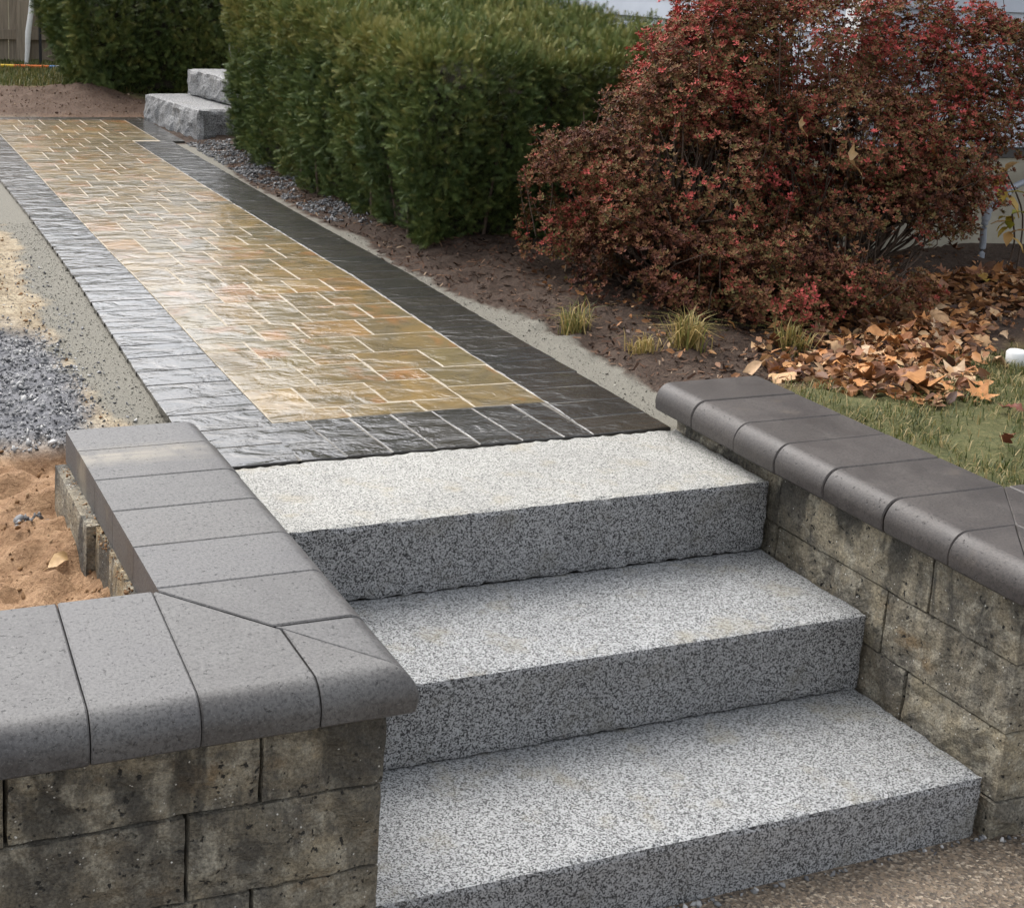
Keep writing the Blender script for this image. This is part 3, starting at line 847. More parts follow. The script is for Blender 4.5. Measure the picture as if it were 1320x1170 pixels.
# ------------------------------------------------------------------ HEDGES
def yew_template(n=9):
    V, F = [], []
    L = 1.0
    for k in range(n):
        t = k / n
        for s in (-1, 1):
            ln = .40 * (1 - .55 * t) + .05
            b = np.array([0, 0, t * L]); w = np.array([0, 0, .030])
            tip = b + np.array([s * ln * .86, random.uniform(-.06, .10), ln * .55])
            i = len(V); V += [b - w, b + w, tip]; F.append((i, i + 1, i + 2))
    i = len(V); V += [[-.045, 0, .78], [.045, 0, .78], [0, 0.02, 1.12]]; F.append((i, i + 1, i + 2))
    return np.array(V, float), np.array(F, np.int32)
YT, YFc = yew_template(10)
def hedge_points(n, x0, x1, y0, y1, z0, z1, rng, faces, lump=.06, depth=.10, round_=.10, seed=0, batter=0.0):
    """random points just under the lumpy surface of a clipped hedge, with outward normals"""
    areas = {'-x': (y1 - y0) * (z1 - z0), '+x': (y1 - y0) * (z1 - z0), '-y': (x1 - x0) * (z1 - z0), '+y': (x1 - x0) * (z1 - z0), '+z': (x1 - x0) * (y1 - y0)}
    tot = sum(areas[f] * wq for f, wq in faces.items())
    Ps, Ns, Us = [], [], []
    for f, wq in faces.items():
        m = int(n * areas[f] * wq / tot)
        u = rng.random((m, 3)); P = np.array([x0, y0, z0]) + u * np.array([x1 - x0, y1 - y0, z1 - z0])
        N = np.zeros((m, 3)); ax = 'xyz'.index(f[1]); s = 1 if f[0] == '+' else -1
        P[:, ax] = (x1, y1, z1)[ax] if s > 0 else (x0, y0, z0)[ax]
        N[:, ax] = s
        Ps.append(P); Ns.append(N)
    P = np.vstack(Ps); N = np.vstack(Ns)
    # round the corners: pull towards a rounded box
    lo = np.array([x0, y0, z0 - 1]) + round_; hi = np.array([x1, y1, z1]) - round_
    Q = np.clip(P, lo, hi); d = P - Q; L = np.linalg.norm(d, axis=1)[:, None] + 1e-9
    N = d / L; P = Q + N * round_
    # lumps: vertical furrows + clumps
    lumpv = fbm(P * np.array([4.5, 4.5, 1.3]), seed, 3) * .9 + fbm(P * np.array([11, 11, 6]), seed + 5, 2) * .5
    dep = rng.random(len(P)) ** 1.6 * depth
    # narrower at the foot
    foot = sstep(z0 + .40, z0, P[:, 2]) * .09
    if batter: foot = foot + batter * (z1 - P[:, 2])
    hn = N.copy(); hn[:, 2] *= (hn[:, 2] > .5)
    P = P + N * (lumpv * lump - dep)[:, None] - hn * foot[:, None]
    P[:, 2] = np.maximum(P[:, 2], z0 + .01 + rng.random(len(P)) * .05)
    return P, N, dep, lumpv
def make_hedge(name, label, n, bx, faces, seed, size, lump=.06, batter=0.0, group=None, rise=0.0):
    x0, x1, y0, y1, z0, z1 = bx
    rng = np.random.default_rng(seed)
    root = empty(name, ((x0 + x1) / 2, (y0 + y1) / 2, z0)); tag(root, label, 'hedge', group)
    P, N, dep, lv = hedge_points(n, x0, x1, y0, y1, z0, z1, rng, faces, lump, .11, .10, seed, batter)
    P[:, 2] += rise * (P[:, 1] - y0) * (P[:, 2] - z0) / (z1 - z0)
    ax = N * .8 + np.array([0, 0, .45]) + rng.normal(0, .62, P.shape)
    fr = frames(ax, rng)
    sc = size * rng.uniform(.6, 1.25, len(P))
    V, F = scatter_template(YT, YFc, P, fr, sc)
    patch = fbm(P * 5, seed + 3, 3)
    hz = sstep(z0 + (z1 - z0) * .72, z1, P[:, 2])  # lighter tops: yellow-green young tips, plus top light put into the tint
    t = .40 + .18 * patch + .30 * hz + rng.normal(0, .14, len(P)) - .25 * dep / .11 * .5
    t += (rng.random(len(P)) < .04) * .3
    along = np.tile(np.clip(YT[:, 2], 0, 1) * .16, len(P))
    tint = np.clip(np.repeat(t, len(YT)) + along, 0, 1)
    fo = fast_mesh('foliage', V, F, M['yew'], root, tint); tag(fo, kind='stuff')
    # solid dark core, the hedge's inner shade put into its colour
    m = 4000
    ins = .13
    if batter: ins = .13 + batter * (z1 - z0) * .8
    rough_box('shade_core', (x0 + ins, y0 + ins, z0), (x1 - ins, y1 - ins, z1 - ins * .9), M['core'], root, step=.06, amp=.03, freq=5, seed=seed, edge=.05)
    # stems seen at the foot and through gaps
    st = []
    k = 0 if batter else int(max(8, ((x1 - x0) + (y1 - y0)) * 9))
    for i in range(k):
        if i % 2 == 0: bx_, by_ = x0 + rng.uniform(.10, .2), rng.uniform(y0 + .1, y1 - .1); ox, oy = -rng.uniform(.02, .09), rng.normal(0, .05)
        else: bx_, by_ = rng.uniform(x0 + .1, x1 - .1), y0 + rng.uniform(.10, .2); ox, oy = rng.normal(0, .05), -rng.uniform(.02, .09)
        h = rng.uniform(.35, .8) * (z1 - z0)
        st.append((smooth_path([(bx_, by_, z0 - .03), (bx_ + ox * .4, by_ + oy * .4, z0 + h * .4), (bx_ + ox, by_ + oy, z0 + h)], 4), np.linspace(.011, .004, 9)))
    for q in st: tubes_obj('stem', [q], M['twig'], root, 5)
    return root
make_hedge('yew_hedge', 'large clipped dark green yew hedge between the walkway and the red shrub', 70000, (.10, 1.62, 2.36, 5.15, .06, .865), {'-x': 1.0, '-y': 1.1, '+z': .62, '+y': .25}, 21, .041, .085, rise=.09)
make_hedge('yew_hedge', 'smaller clipped yew hedge behind the far soil, beside the wooden fence', 20000, (-.38, 1.7, 7.35, 8.9, .15, 1.25), {'-x': 1.2, '-y': 1.3, '+z': .4}, 57, .070, .06, .22)

# ------------------------------------------------------------------ RED SHRUBS
def aza_template():
    V, F = [], []
    for k in range(6):
        a = 2 * math.pi * k / 6 + random.uniform(-.3, .3); el = random.uniform(.15, .9)
        dx, dy = math.cos(a) * math.cos(el), math.sin(a) * math.cos(el); dz = math.sin(el)
        ln = random.uniform(.75, 1.1); wd = .24
        t = np.array([dx, dy, dz]); s = np.array([-math.sin(a), math.cos(a), 0]); nn = np.cross(t, s)
        b = t * .06
        i = len(V)
        V += [b, t * ln * .55 + s * wd + nn * -.05, t * ln + nn * .08, t * ln * .55 - s * wd + nn * -.05]
        F.append((i, i + 1, i + 2, i + 3))
    return np.array(V), np.array(F, np.int32)
AT, AF = aza_template()
def make_azalea(label, blobs, base, n, seed, size, holes, group):
    rng = np.random.default_rng(seed)
    root = empty('azalea_shrub', base); tag(root, label, 'shrub', group)
    b0 = np.array(base)
    Ps, Ns = [], []
    vol = [b[3] * b[4] + b[4] * b[5] + b[3] * b[5] for b in blobs]
    for b, v in zip(blobs, vol):
        m = int(n * v / sum(vol))
        d = rng.normal(size=(m, 3)); d /= np.linalg.norm(d, axis=1)[:, None]; d[:, 2] = np.where(d[:, 2] < -.6, -d[:, 2], d[:, 2])
        rr = 1 - rng.random(m) ** 2.0 * .45
        lum = 1 + .30 * fbm(d * 2.2 + b[0] * 3, seed, 3) + .12 * fbm(d * 6, seed + 2, 2)
        P = np.array(b[:3]) + d * (rr * lum)[:, None] * np.array(b[3:])
        Ps.append(P); Ns.append(d)
    # shoots that stand out of the outline
    sh = []
    for k in range(90):
        b = blobs[rng.integers(len(blobs))]
        d = rng.normal(size=3); d[2] = abs(d[2]) * .8 + .1; d /= np.linalg.norm(d)
        s0 = np.array(b[:3]) + d * np.array(b[3:]) * .8
        dd = d * .6 + np.array([0, 0, .6]) + rng.normal(0, .3, 3); dd /= np.linalg.norm(dd)
        L = rng.uniform(.08, .2)
        s1 = s0 + dd * L
        sh.append((s0 - dd * .05, s1))
        t = rng.random(int(L * 130))[:, None]
        Ps.append(s0 + dd * L * t + rng.normal(0, .008, (len(t), 3))); Ns.append(np.tile(dd, (len(t), 1)))
    P = np.vstack(Ps); N = np.vstack(Ns)
    clump = fbm(P * 8.5, seed + 8, 3)
    keep = (clump > -.30 + rng.normal(0, .14, len(P))) & (P[:, 2] > base[2] + .02 + .05 * rng.random(len(P)))
    for (hx, hy, hz, hr) in holes:
        dd = np.sqrt(((P - np.array([hx, hy, hz])) ** 2 / np.array([hr * 1.7, hr * 1.5, hr]) ** 2).sum(1))
        keep &= dd > 1 + .15 * rng.normal(size=len(P))
    P, N = P[keep], N[keep]
    ax = N * .6 + np.array([0, 0, .8]) + rng.normal(0, .35, P.shape)
    fr = frames(ax, rng); sc = size * rng.uniform(.55, 1.3, len(P))
    V, F = scatter_template(AT, AF, P, fr, sc)
    pt = fbm(P * 4.5, seed + 4, 3); pt2 = fbm(P * 13, seed + 6, 2)
    t = .45 + .30 * pt + .20 * pt2 + rng.normal(0, .15, len(P)) + .10 * (P[:, 2] - base[2])
    t = np.repeat(t, len(AT)) + np.repeat(rng.normal(0, .10, len(P) * 6), 4)
    fo = fast_mesh('foliage', V, F, M['aza'], root, np.clip(t, 0, 1)); tag(fo, kind='stuff')
    tw = []
    idx = rng.choice(len(P), min(170, len(P)), replace=False)
    for i in idx:
        e = P[i]; s = b0 + rng.normal(0, .06, 3) * np.array([1, 1, 0])
        m1 = s + (e - s) * np.array([.45, .45, .35]) + rng.normal(0, .05, 3); m2 = s + (e - s) * np.array([.8, .8, .75]) + rng.normal(0, .03, 3)
        m1[2] = max(m1[2], b0[2] + .05)
        tw.append((smooth_path([s, m1, m2, e], 3), np.linspace(.0065, .0012, 10)))
    for a_, b_ in sh: tw.append((np.array([a_, (a_ + b_) / 2 + rng.normal(0, .004, 3), b_]), np.array([.003, .0022, .0012])))
    tag(tubes_obj('branches', tw, M['twig'], root, 4), kind='stuff')
    return root
make_azalea('tall reddish azalea shrub next to the end of the clipped green hedge',
            [(.80, 1.66, .46, .36, .42, .38), (.66, 1.48, .20, .27, .36, .20), (1.02, 1.78, .84, .28, .32, .30), (.52, 1.80, .48, .20, .24, .15), (.92, 1.20, .17, .30, .24, .17), (.78, 1.60, .72, .20, .2, .17), (.46, 1.86, .22, .14, .2, .12), (.68, 1.24, .13, .20, .20, .12), (.60, 1.55, .34, .20, .26, .16), (1.05, 1.08, .14, .24, .16, .11)],
            (.86, 1.66, .04), 30000, 3, .0170, [(1.10, 1.12, .40, .07)], 'red azalea shrubs by the house')
make_azalea('wider dark red azalea shrub right of the tall one, in front of the foundation',
            [(1.36, 1.50, .62, .40, .34, .22), (1.72, 1.44, .56, .30, .28, .20), (1.42, 1.36, .38, .36, .24, .13), (1.72, 1.36, .38, .16, .16, .12), (1.30, 1.75, .92, .45, .35, .26), (1.62, 1.28, .46, .24, .16, .10), (1.72, 1.62, .90, .32, .27, .24), (1.25, 1.14, .16, .3, .16, .12), (1.96, 1.44, .70, .24, .2, .17), (1.98, 1.5, .92, .25, .22, .18), (1.25, 1.80, .42, .42, .25, .32), (1.2, 1.62, .30, .25, .2, .2)],
            (1.40, 1.55, .04), 42000, 4, .0160, [(1.30, 1.10, .28, .09), (1.22, 1.12, .50, .06), (1.62, 1.18, .16, .10)], 'red azalea shrubs by the house')
# pale broken twigs standing in front of the shrub foot
for i, (x, y, h, lx, lab) in enumerate(((.50, 1.86, .15, .03, 'pale bare twig rising from the soil left of the red shrub'), (.76, 1.30, .22, -.05, 'thin pale bare twig standing in front of the red shrub'))):
    z = float(yard_z(x, y)[0])
    o = tubes_obj('bare_twig', [(smooth_path([(x, y, z - .02), (x + lx * .4, y, z + h * .5), (x + lx, y + .01, z + h)], 5), np.linspace(.0042, .0025, 11))], M['paletwig'], None, 5)
    tag(o, lab, 'twig', 'pale twigs by the shrub')

# ------------------------------------------------------------------ FENCE, TAPE, POLES (far left)
fe = empty('wooden_fence', (-1.0, 10.3, .15)); tag(fe, 'weathered wooden board fence beyond the lawn', 'fence')
x = -4.5
while x < 3.0:
    wd = random.choice((.135, .14, .145))
    d = random.uniform(-.006, .006)
    box('board', (x + .002, 10.30 + d, .17 + random.uniform(0, .03)), (x + wd - .002, 10.322 + d, 1.95), M['wood'], fe)
    x += wd
for z in (.40, 1.6): box('rail', (-4.5, 10.25, z), (3.0, 10.292, z + .085), M['wood'], fe)
for x in (-2.4, -.27, 1.9): box('post', (x, 10.16, .1), (x + .10, 10.248, 2.0), M['wood'], fe)
pth = smooth_path([(-.285, 9.6, .15), (-.27, 9.6, .33), (-.262, 9.6, .50), (-.238, 9.6, .68), (-.22, 9.6, .95)], 6)
o = tubes_obj('white_downpipe', [(pth, np.interp(np.arange(len(pth)), [0, 5, 12, 18, 24], [.010, .020, .026, .024, .02]))], M['white'], None, 7)
tag(o, 'thin white wrapped stake standing before the wooden fence', 'stake'); o.name = 'wrapped_stake'
o = tubes_obj('steel_post', [([(-.155, 9.6, .1), (-.165, 9.6, .6), (-.17, 9.6, 1.2)], .013)], M['black'], None, 8)
tag(o, 'thin black steel post between the white stake and the far hedge', 'post')
mr_ = empty('marker_rod', (-.5, 9.35, .2)); tag(mr_, 'striped orange and yellow rod lying across the far grass', 'rod')
segs = [('yellow', -1.4, -.42), ('orange', -.42, -.13), ('blue', -.13, -.07), ('white', -.07, .06), ('orange', .06, .28)]
for c, a, b in segs:
    fz = lambda q: .236 - .012 * (q + .4)
    tubes_obj('band', [([(a + .001, 9.35, fz(a)), ((a + b) / 2, 9.35, fz((a + b) / 2)), (b - .001, 9.35, fz(b))], .013)], M[c], mr_, 8)

# ------------------------------------------------------------------ GRASS
def blades(name, P, hgt, mat, rng, label=None, cat=None, kind='stuff', spread=.5, wd=.0035, tmin=0., tmax=1., parent=None):
    n = len(P)
    az = rng.uniform(0, 2 * math.pi, n); ln = rng.uniform(.1, 1, n) * spread; h = hgt * rng.uniform(.45, 1.2, n)
    dx, dy = np.cos(az), np.sin(az)
    sx, sy = -dy * wd, dx * wd
    b0 = P + np.column_stack([sx, sy, 0 * h]); b1 = P - np.column_stack([sx, sy, 0 * h])
    mid = P + np.column_stack([dx * ln * h * .35, dy * ln * h * .35, h * .65])
    m0 = mid + np.column_stack([sx, sy, 0 * h]) * .75; m1 = mid - np.column_stack([sx, sy, 0 * h]) * .75
    tip = P + np.column_stack([dx * ln * h, dy * ln * h, h * (1 - .35 * ln)])
    V = np.stack([b0, b1, m1, m0, tip], 1).reshape(-1, 3)
    i = np.arange(n)[:, None] * 5
    F = np.concatenate([i + [0, 1, 2], i + [0, 2, 3], i + [3, 2, 4]], 0)
    t = np.clip(rng.uniform(tmin, tmax, n), 0, 1)
    o = fast_mesh(name, V, F, mat, parent, np.repeat(t, 5))
    if kind: tag(o, label, cat, kind=kind)
    else: tag(o, label, cat)
    return o
rng = np.random.default_rng(77)
def zone_points(n, x0, x1, y0, y1, zone, thr, rng):
    x = rng.uniform(x0, x1, n); y = rng.uniform(y0, y1, n)
    z, Z = yard(x, y); k = Z[zone] * (.6 + .8 * rng.random(n)) > thr
    return np.column_stack([x, y, z])[k]
P = zone_points(34000, .27, 2.3, -.42, 1.6, 'lawn', .45, rng)
P = P[fbm(P * 7, 44, 3) + rng.normal(0, .25, len(P)) > -.12]
blades('lawn_grass', P, .034, M['grass'], rng, 'short green grass behind the right wall cap', 'grass', spread=1.6, wd=.0013, tmin=-.1, tmax=1.1)
P = zone_points(9000, -1.6, .35, 7.6, 9.9, 'lawn', .4, rng)
blades('lawn_grass', P, .06, M['grass'], rng, 'green lawn strip before the wooden fence', 'grass', spread=.8, wd=.004, tmin=.2, tmax=.85)
for (x, y, n, h, lab, tm) in ((.19, 1.25, 130, .11, 'green and straw grass tuft in the sand beside the dark border', (.0, .85)), (.40, .93, 230, .13, 'straw yellow grass tuft just behind the end of the right wall cap', (.25, 1.0)), (.27, .97, 70, .07, 'small flattened dry tuft between the two larger tufts', (.45, 1.0)), (.74, .86, 120, .10, 'thin grass tuft at the left edge of the fallen leaves', (.2, .9))):
    q = rng.normal(0, .022, (n, 2)); P = np.column_stack([x + q[:, 0], y + q[:, 1], yard_z(x + q[:, 0], y + q[:, 1])])
    blades('grass_tuft', P, h, M['drygrass'], rng, lab, 'grass tuft', None, 1.3, .0022, *tm)

# ------------------------------------------------------------------ FALLEN LEAVES
def leaf_mesh(name, lobes, seed, curl=.25):
    r = random.Random(seed)
    # outline of a lobed leaf of unit length, petiole at origin
    if lobes == 0:   # plain oval, folded
        out = [(0, 0), (.16, .22), (.24, .5), (.17, .78), (0, 1.0), (-.17, .78), (-.24, .5), (-.16, .22)]
    elif lobes == 5:  # maple
        out = [(0, .18), (.20, .02), (.26, .16), (.52, .20), (.36, .36), (.58, .62), (.30, .56), (.20, .66), (0, 1.0), (-.20, .66), (-.30, .56), (-.58, .62), (-.36, .36), (-.52, .20), (-.26, .16), (-.20, .02)]
    else:            # oak
        out = [(0, 0), (.08, .12), (.22, .22), (.10, .32), (.30, .46), (.14, .54), (.34, .74), (.16, .76), (0, 1.0), (-.16, .76), (-.32, .72), (-.13, .54), (-.31, .44), (-.10, .32), (-.20, .20), (-.08, .12)]
    out = [(x * r.uniform(.85, 1.15), y * r.uniform(.94, 1.06)) for x, y in out]
    k1, k2, k3 = r.uniform(.2, 1.1) * r.choice((-1, 1, 1)), r.uniform(-.5, .8), r.uniform(0, 6)
    def z(x, y): return curl * (k1 * x * x * 2.2 + k2 * (y - .5) ** 2 + .22 * math.sin(6 * y + k3 + 3 * x))
    V = [(x, y - .5, z(x, y)) for x, y in out]; c = len(V)
    for t in (.25, .5, .75): V.append((0, t - .5, z(0, t) - .02))
    n = len(out); F = []
    mi = [c + (0 if y < .36 else 1 if y < .66 else 2) for x, y in out]
    for i in range(n):
        a, b = i, (i + 1) % n
        F.append((a, b, mi[a]))
        if mi[a] != mi[b]: F.append((b, mi[b], mi[a]))
    # stalk
    i0 = len(V); V += [(-.012, -.5 + out[0][1], z(0, 0)), (.012, -.5 + out[0][1], z(0, 0)), (.006 + r.uniform(-.1, .1), -.95, .03)]
    F.append((i0, i0 + 1, i0 + 2))
    me = bpy.data.meshes.new(name); me.from_pydata(V, [], F); me.update(); me.shade_smooth()
    return me
LM = [leaf_mesh('fallen_leaf', l, i, c) for i, (l, c) in enumerate(((5, .5), (3, .75), (3, .5), (0, .85), (3, .95), (5, 1.0), (0, .7), (3, .45)))]
for me in LM: me.materials.append(M['leaf'])
KINDS = ['lobed maple', 'narrow oak', 'narrow oak', 'folded oval', 'narrow oak', 'lobed maple', 'folded oval', 'narrow oak']
TONES = [('dark brown', m_leafobj('dark_brown_leaf', [(0, (.17, .07, .034)), (1, (.30, .125, .052))])), ('orange brown', m_leafobj('orange_brown_leaf', [(0, (.42, .18, .06)), (1, (.56, .27, .095))])), ('pale tan', m_leafobj('pale_tan_leaf', [(0, (.50, .30, .14)), (1, (.58, .42, .27))]))]
LMT = {}
for i, me in enumerate(LM):
    for tn, tm in TONES:
        q = me.copy(); q.materials.clear(); q.materials.append(tm); LMT[i, tn] = q
def put_leaf(me, x, y, z, size, rng, label, group, mat=None, tilt=.5, rz=None, name='fallen_leaf', rot=None):
    o = bpy.data.objects.new(name, me)
    if mat is not None:
        me2 = me.copy(); me2.materials.clear(); me2.materials.append(mat); o.data = me2
    o.location = (x, y, z); o.scale = (size,) * 3
    o.rotation_euler = rot or (rng.normal(0, tilt), rng.normal(0, tilt), rng.uniform(0, 6.28) if rz is None else rz)
    link(o); tag(o, label, 'leaf', group); return o
rng = np.random.default_rng(5)
LP = []
DR_P = [(.42, .50), (.58, .85), (.74, 1.02), (1.30, 1.36), (2.4, 1.62), (2.4, 1.25), (1.45, .80), (1.26, .58), (.95, .28), (.80, .17), (.60, .16), (.50, .30)]
def in_drift(x, y):
    k = False; j = len(DR_P) - 1
    for i in range(len(DR_P)):
        (xi, yi), (xj, yj) = DR_P[i], DR_P[j]
        if (yi > y) != (yj > y) and x < (xj - xi) * (y - yi) / (yj - yi) + xi: k = not k
        j = i
    return k
def drift_w(x, y): return math.exp(-(((y - (.42 + .75 * (x - .6))) / .28) ** 2))
tries = 0
while len(LP) < 290 and tries < 9000:
    tries += 1
    x, y = rng.uniform(.38, 2.3), rng.uniform(.12, 1.6)
    if not in_drift(x, y): continue
    if rng.random() > .35 + .65 * drift_w(x, y): continue
    if len(LP) % 4 == 0: x += rng.normal(.10, .26); y += rng.normal(-.10, .18)
    if y < .12 or x < .34: continue
    LP.append((x, y))
for (x, y) in LP:
    pile = .032 * drift_w(x, y)
    z = float(yard_z(x, y)[0]) + .012 + rng.random() * pile * 1.4
    i = int(rng.integers(len(LM))); tn = TONES[int(rng.choice(3, p=[.36, .42, .22]))][0]
    where = 'lying loose on the grass outside the leaf drift' if not in_drift(x, y) else 'at the shrub end of the leaf drift' if y > .42 + .75 * (x - .6) + .16 else 'at the front edge of the leaf drift' if y < .42 + .75 * (x - .6) - .14 else 'in the middle of the leaf drift'
    put_leaf(LMT[i, tn], x, y, z, rng.uniform(.035, .09), rng, tn + ' ' + KINDS[i] + ' leaf ' + where, 'fallen leaves by the right wall', tilt=.42)
for (x, y, s, lab) in ((.70, .27, .12, 'large pale tan maple leaf at the front of the leaf drift'), (.60, .36, .10, 'broad tan leaf with raised lobes at the front of the leaf drift')):
    put_leaf(LM[0], x, y, float(yard_z(x, y)[0]) + .045, s, rng, lab, None, M['leaf'], .3)
for (x, y, s, lab) in ((.80, .06, .085, 'curled dark red leaf on the grass near the right cap'), (.56, -.16, .07, 'flat red leaf beside the edge of the right wall cap'), (1.22, .66, .08, 'reddish curled leaf on the grass right of the leaf drift')):
    put_leaf(LM[1], x, y, float(yard_z(x, y)[0]) + .018, s * .8, rng, lab, None, M['redleaf'], .2)
# matted litter under and around the picked-out leaves
def litter(n, fx_, size, rng, name, label):
    T = np.array([(0, -.5, 0), (.26, -.1, .10), (.20, .25, .16), (0, .5, .05), (-.22, .2, .14), (-.26, -.12, .08)], float)
    F = np.array([(0, 1, 2), (0, 2, 3), (0, 3, 4), (0, 4, 5)], np.int32)
    P = fx_(n)
    ax = np.array([0, 0, 1.]) + rng.normal(0, .55, P.shape)
    V, FF = scatter_template(T, F, P, frames(ax, rng), size * rng.uniform(.5, 1.3, len(P)))
    t = np.repeat(np.clip(rng.normal(.52, .30, len(P)), 0, 1), 6)
    o = fast_mesh(name, V, FF, M['litter'], None, t); tag(o, label, 'leaves', kind='stuff')
def drift(n):
    x = rng.uniform(.38, 2.5, n); y = rng.uniform(.1, 1.7, n)
    k = np.array([in_drift(a, b) and rng.random() < .2 + .8 * drift_w(a, b) for a, b in zip(x, y)]); x, y = x[k], y[k]
    return np.column_stack([x, y, yard_z(x, y) + rng.random(len(x)) * .035])
litter(9000, drift, .045, rng, 'leaf_litter', 'matted brown leaf litter under the red shrubs')
def litter_wide(n):
    x = rng.uniform(.30, 2.4, n); y = rng.uniform(.55, 1.9, n); k = (y > .55 + .2 * (x - .3)); x, y = x[k], y[k]
    return np.column_stack([x, y, yard_z(x, y) + rng.random(len(x)) * .012])
litter(900, litter_wide, .026, rng, 'leaf_litter', 'scattered small dry leaves on the dark mulch')
# single leaves caught in the shrub
for (x, y, z, s, lab, mt) in ((1.13, 1.13, .60, .115, 'tan oak leaf hanging in the red shrub', 'tanleaf'), (.98, 1.22, .70, .075, 'small tan leaf caught high in the red shrub', 'tanleaf'), (.80, 1.28, .42, .06, 'pale curled leaf caught low in the tall red shrub', 'tanleaf'), (1.55, 1.22, .62, .07, 'brown leaf caught in the wider red shrub', 'leaf')):
    put_leaf(LM[2], x, y, z, s, rng, lab, None, M[mt], rot=(1.2, .2, .6))
# leaf on the bare soil
put_leaf(LM[6], -1.675, .115, float(yard_z(-1.675, .115)[0]) + .014, .062, rng, 'single curled tan leaf lying on the bare orange soil', None, M['tanleaf'], rot=(.1, .5, -.9))

# ------------------------------------------------------------------ YELLOWING PLANTS
def yplant(base, pts, label, seed, n=9, size=.06, hang=False):
    r = np.random.default_rng(seed)
    root = empty('yellowing_plant', base); tag(root, label, 'plant')
    b = np.array(base); top = np.array(pts[-1])
    stem = tubes_obj('stem', [(smooth_path([b] + [np.array(p) for p in pts], 5), .0035)], M['twig'], root, 5)
    for k in range(n):
        a = 2 * math.pi * k / n + r.normal(0, .3)
        V = []; F = []
        L = size * r.uniform(.7, 1.2); W = L * .26
        dz = -.75 if hang and k % 2 else r.uniform(-.1, .8)
        d = np.array([math.cos(a), math.sin(a), dz]); d /= np.linalg.norm(d)
        s = np.cross(d, [0, 0, 1.]); s /= np.linalg.norm(s); nn = np.cross(s, d)
        p0 = top + (np.array([0, 0, -.01 * k]) if hang else 0)
        for (t, wq, cv) in ((0, .12, 0), (.35, 1, .10), (.7, .8, .04), (1.0, .05, -.14)):
            c = p0 + d * L * t + nn * L * cv
            V += [c - s * W * wq + nn * L * .05, c, c + s * W * wq + nn * L * .05]
        for i in range(3):
            F += [(i * 3, i * 3 + 1, i * 3 + 4, i * 3 + 3), (i * 3 + 1, i * 3 + 2, i * 3 + 5, i * 3 + 4)]
        fast_mesh('leaf', np.array(V), np.array(F, np.int32), M['yleaf'], stem, np.full(len(V), r.uniform(.3, 1.0)), smooth=True)
yplant((2.30, 1.55, .03), [(2.31, 1.52, .2), (2.255, 1.50, .33)], 'plant with bright yellow wilting leaves beside the grey conduit', 1, 10, .075, True)
yplant((2.45, 1.62, .03), [(2.42, 1.6, .3), (2.19, 1.50, .50)], 'plant with hanging tan and yellow leaves at the right edge', 2, 12, .085, True)
yplant((2.09, 1.48, .03), [(2.10, 1.47, .05), (2.11, 1.46, .075)], 'low plant with pale orange leaves at the foot of the foundation', 3, 9, .075)
# little white cup-like cap on the grass
def lathe(prof, c, sides=14):
    V, F = [], []
    for (r_, z) in prof:
        for k in range(sides): V.append((c[0] + r_ * math.cos(2 * math.pi * k / sides), c[1] + r_ * math.sin(2 * math.pi * k / sides), c[2] + z))
    for i in range(len(prof) - 1):
        for k in range(sides): F.append((i * sides + k, i * sides + (k + 1) % sides, (i + 1) * sides + (k + 1) % sides, (i + 1) * sides + k))
    return V, F
c = (1.325, .54, float(yard_z(1.325, .54)[0]))
V, F = lathe([(.0, .0), (.026, .002), (.030, .02), (.031, .045), (.024, .052), (.010, .055), (.0, .055)], c)
o = mesh_obj('plastic_cap', V, F, M['white'], None, True); tag(o, 'small white plastic cap on the grass at the right edge', 'cap')

# ------------------------------------------------------------------ STONES, CLODS, CHIPS
def stone_template(seed):
    r = np.random.default_rng(seed)
    pts = r.normal(size=(11, 3)); pts /= np.linalg.norm(pts, axis=1)[:, None]
    pts *= .5 * r.uniform(.75, 1.1, (11, 1)) * np.array([1, r.uniform(.6, .9), r.uniform(.4, .7)])
    bm = bmesh.new()
    for p in pts: bm.verts.new(p)
    res = bmesh.ops.convex_hull(bm, input=bm.verts)
    bmesh.ops.delete(bm, geom=[v for v in bm.verts if not v.link_faces], context='VERTS')
    bmesh.ops.triangulate(bm, faces=bm.faces); bm.verts.index_update()
    V = np.array([v.co[:] for v in bm.verts]); F = np.array([[v.index for v in f.verts] for f in bm.faces], np.int32); bm.free()
    return V, F
STT = [stone_template(i) for i in range(9)]
def scatter_stones(name, P, size, mat, rng, label, cat, jitter=.5, tn=(.45, .25)):
    Vs, Fs, Ts, off = [], [], [], 0
    grp = rng.integers(0, len(STT), len(P))
    for g_ in range(len(STT)):
        q = P[grp == g_]
        if not len(q): continue
        T, F = STT[g_]
        fr = frames(rng.normal(size=q.shape), rng)
        sc = size * np.exp(rng.normal(0, jitter, len(q)))
        V, FF = scatter_template(T, F, q + np.array([0, 0, .2]) * sc[:, None] * .6, fr, sc)
        Vs.append(V); Fs.append(FF + off); off += len(V)
        Ts.append(np.repeat(np.clip(rng.normal(tn[0], tn[1], len(q)), 0, 1), len(T)))
    o = fast_mesh(name, np.vstack(Vs), np.vstack(Fs), mat, None, np.concatenate(Ts)); tag(o, label, cat, kind='stuff')
rng = np.random.default_rng(9)
P = zone_points(20000, -2.4, -1.36, .45, 2.3, 'grav', .42, rng)
scatter_stones('gravel', P, .0088, M['stone'], rng, 'grey crushed stone beside the sand strip', 'gravel', .42, (.60, .3))
P = zone_points(9000, -2.3, -1.34, .5, 2.6, 'loose', .3, rng); P = P[rng.random(len(P)) < .28]
scatter_stones('gravel', P, .0075, M['stone'], rng, 'stray grey stones scattered over the loose sandy soil', 'gravel', .45, (.55, .3))
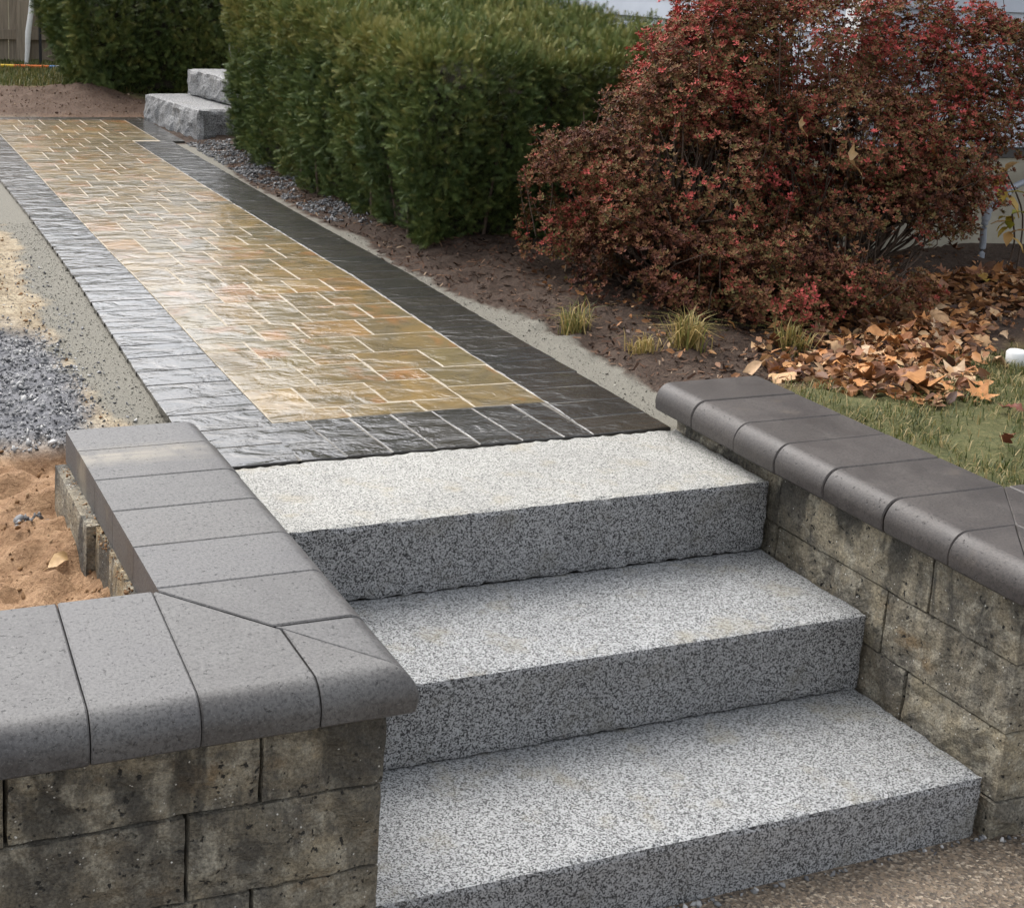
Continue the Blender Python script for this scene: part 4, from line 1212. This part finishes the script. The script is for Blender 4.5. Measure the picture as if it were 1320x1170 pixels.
P = zone_points(26000, -.1, .6, 2.3, 5.6, 'grav', .5, rng)
scatter_stones('gravel', P, .013, M['stone'], rng, 'grey crushed stone along the foot of the hedge', 'gravel', .35, (.35, .22))
q = rng.normal(0, .018, (26, 2)); x = -1.70 + q[:, 0]; y = .33 + q[:, 1] * .8
scatter_stones('gravel', np.column_stack([x, y, yard_z(x, y)]), .014, M['stone'], rng, 'small heap of grey stones on the orange soil', 'gravel', .25)
# clods on soil and loose fill
x = rng.uniform(-2.3, -1.40, 7000); y = rng.uniform(-.42, 4.5, 7000); z, Z = yard(x, y)
k = (Z['sand'] < .25) & (Z['grav'] < .5); P = np.column_stack([x, y, z])[k]
P = P[fbm(P * 9, 4, 2) > -.15]
scatter_stones('soil_clods', P, .0065, M['clod'], rng, 'crumbs of soil scattered over the bare ground', 'soil', .55, (.5, .25))
x = rng.uniform(-1.2, .3, 1500); y = rng.uniform(6.55, 8.2, 1500)
scatter_stones('soil_clods', np.column_stack([x, y, yard_z(x, y)]), .010, M['chip'], rng, 'dark crumbs of soil beyond the end of the walkway', 'soil', .5, (.6, .25))
P1 = zone_points(16000, -1.75, -1.24, .45, 3.2, 'sand', .45, rng); P2 = zone_points(9000, -.08, .35, .5, 2.8, 'sand', .45, rng)
scatter_stones('sand_grains', np.vstack([P1, P2]), .0034, M['grit'], rng, 'coarse bedding sand along both edges of the walkway', 'sand', .45, (.5, .28))
# mulch chips
x = rng.uniform(-.1, 1.3, 11000); y = rng.uniform(.55, 5.2, 11000); z, Z = yard(x, y)
k = (Z['mulch'] > .5) & (Z['sand'] < .3) & (Z['grav'] < .5); P = np.column_stack([x, y, z + .003])[k]
T = np.array([(-.5, -.12, 0), (.5, -.09, .02), (.46, .11, .05), (-.42, .13, .03)], float); F = np.array([(0, 1, 2, 3)], np.int32)
ax = np.array([0, 0, 1.]) + rng.normal(0, .45, P.shape)
V, FF = scatter_template(T, F, P, frames(ax, rng), .024 * rng.uniform(.4, 1.4, len(P)))
o = fast_mesh('bark_mulch', V, FF, M['chip'], None, np.repeat(np.clip(rng.normal(.5, .25, len(P)), 0, 1), 4)); tag(o, 'dark brown bark mulch under the hedge', 'mulch', kind='stuff')
# pebbles at the foot of the lowest step and of the wall
x = rng.uniform(-.75, .03, 60); y = -.732 - np.abs(rng.normal(0, .007, 60))
x2 = rng.uniform(.03, .5, 30); y2 = -.752 - np.abs(rng.normal(0, .008, 30))
P = np.column_stack([np.concatenate([x, x2]), np.concatenate([y, y2]), np.full(90, -.487)])
scatter_stones('pebbles', P, .011, M['stone'], rng, 'small pebbles in the seam below the lowest granite step', 'pebbles', .45, (.65, .3))
# soil crumbs on the ledge of the left wall
y = rng.uniform(-.40, .40, 260); x = -1.612 + rng.uniform(-.012, .006, 260)
scatter_stones('soil_clods', np.column_stack([x, y, np.full(260, .0395)]), .0042, M['clod'], rng, 'soil crumbs on the ledge under the left cap', 'soil', .5, (.5, .2))
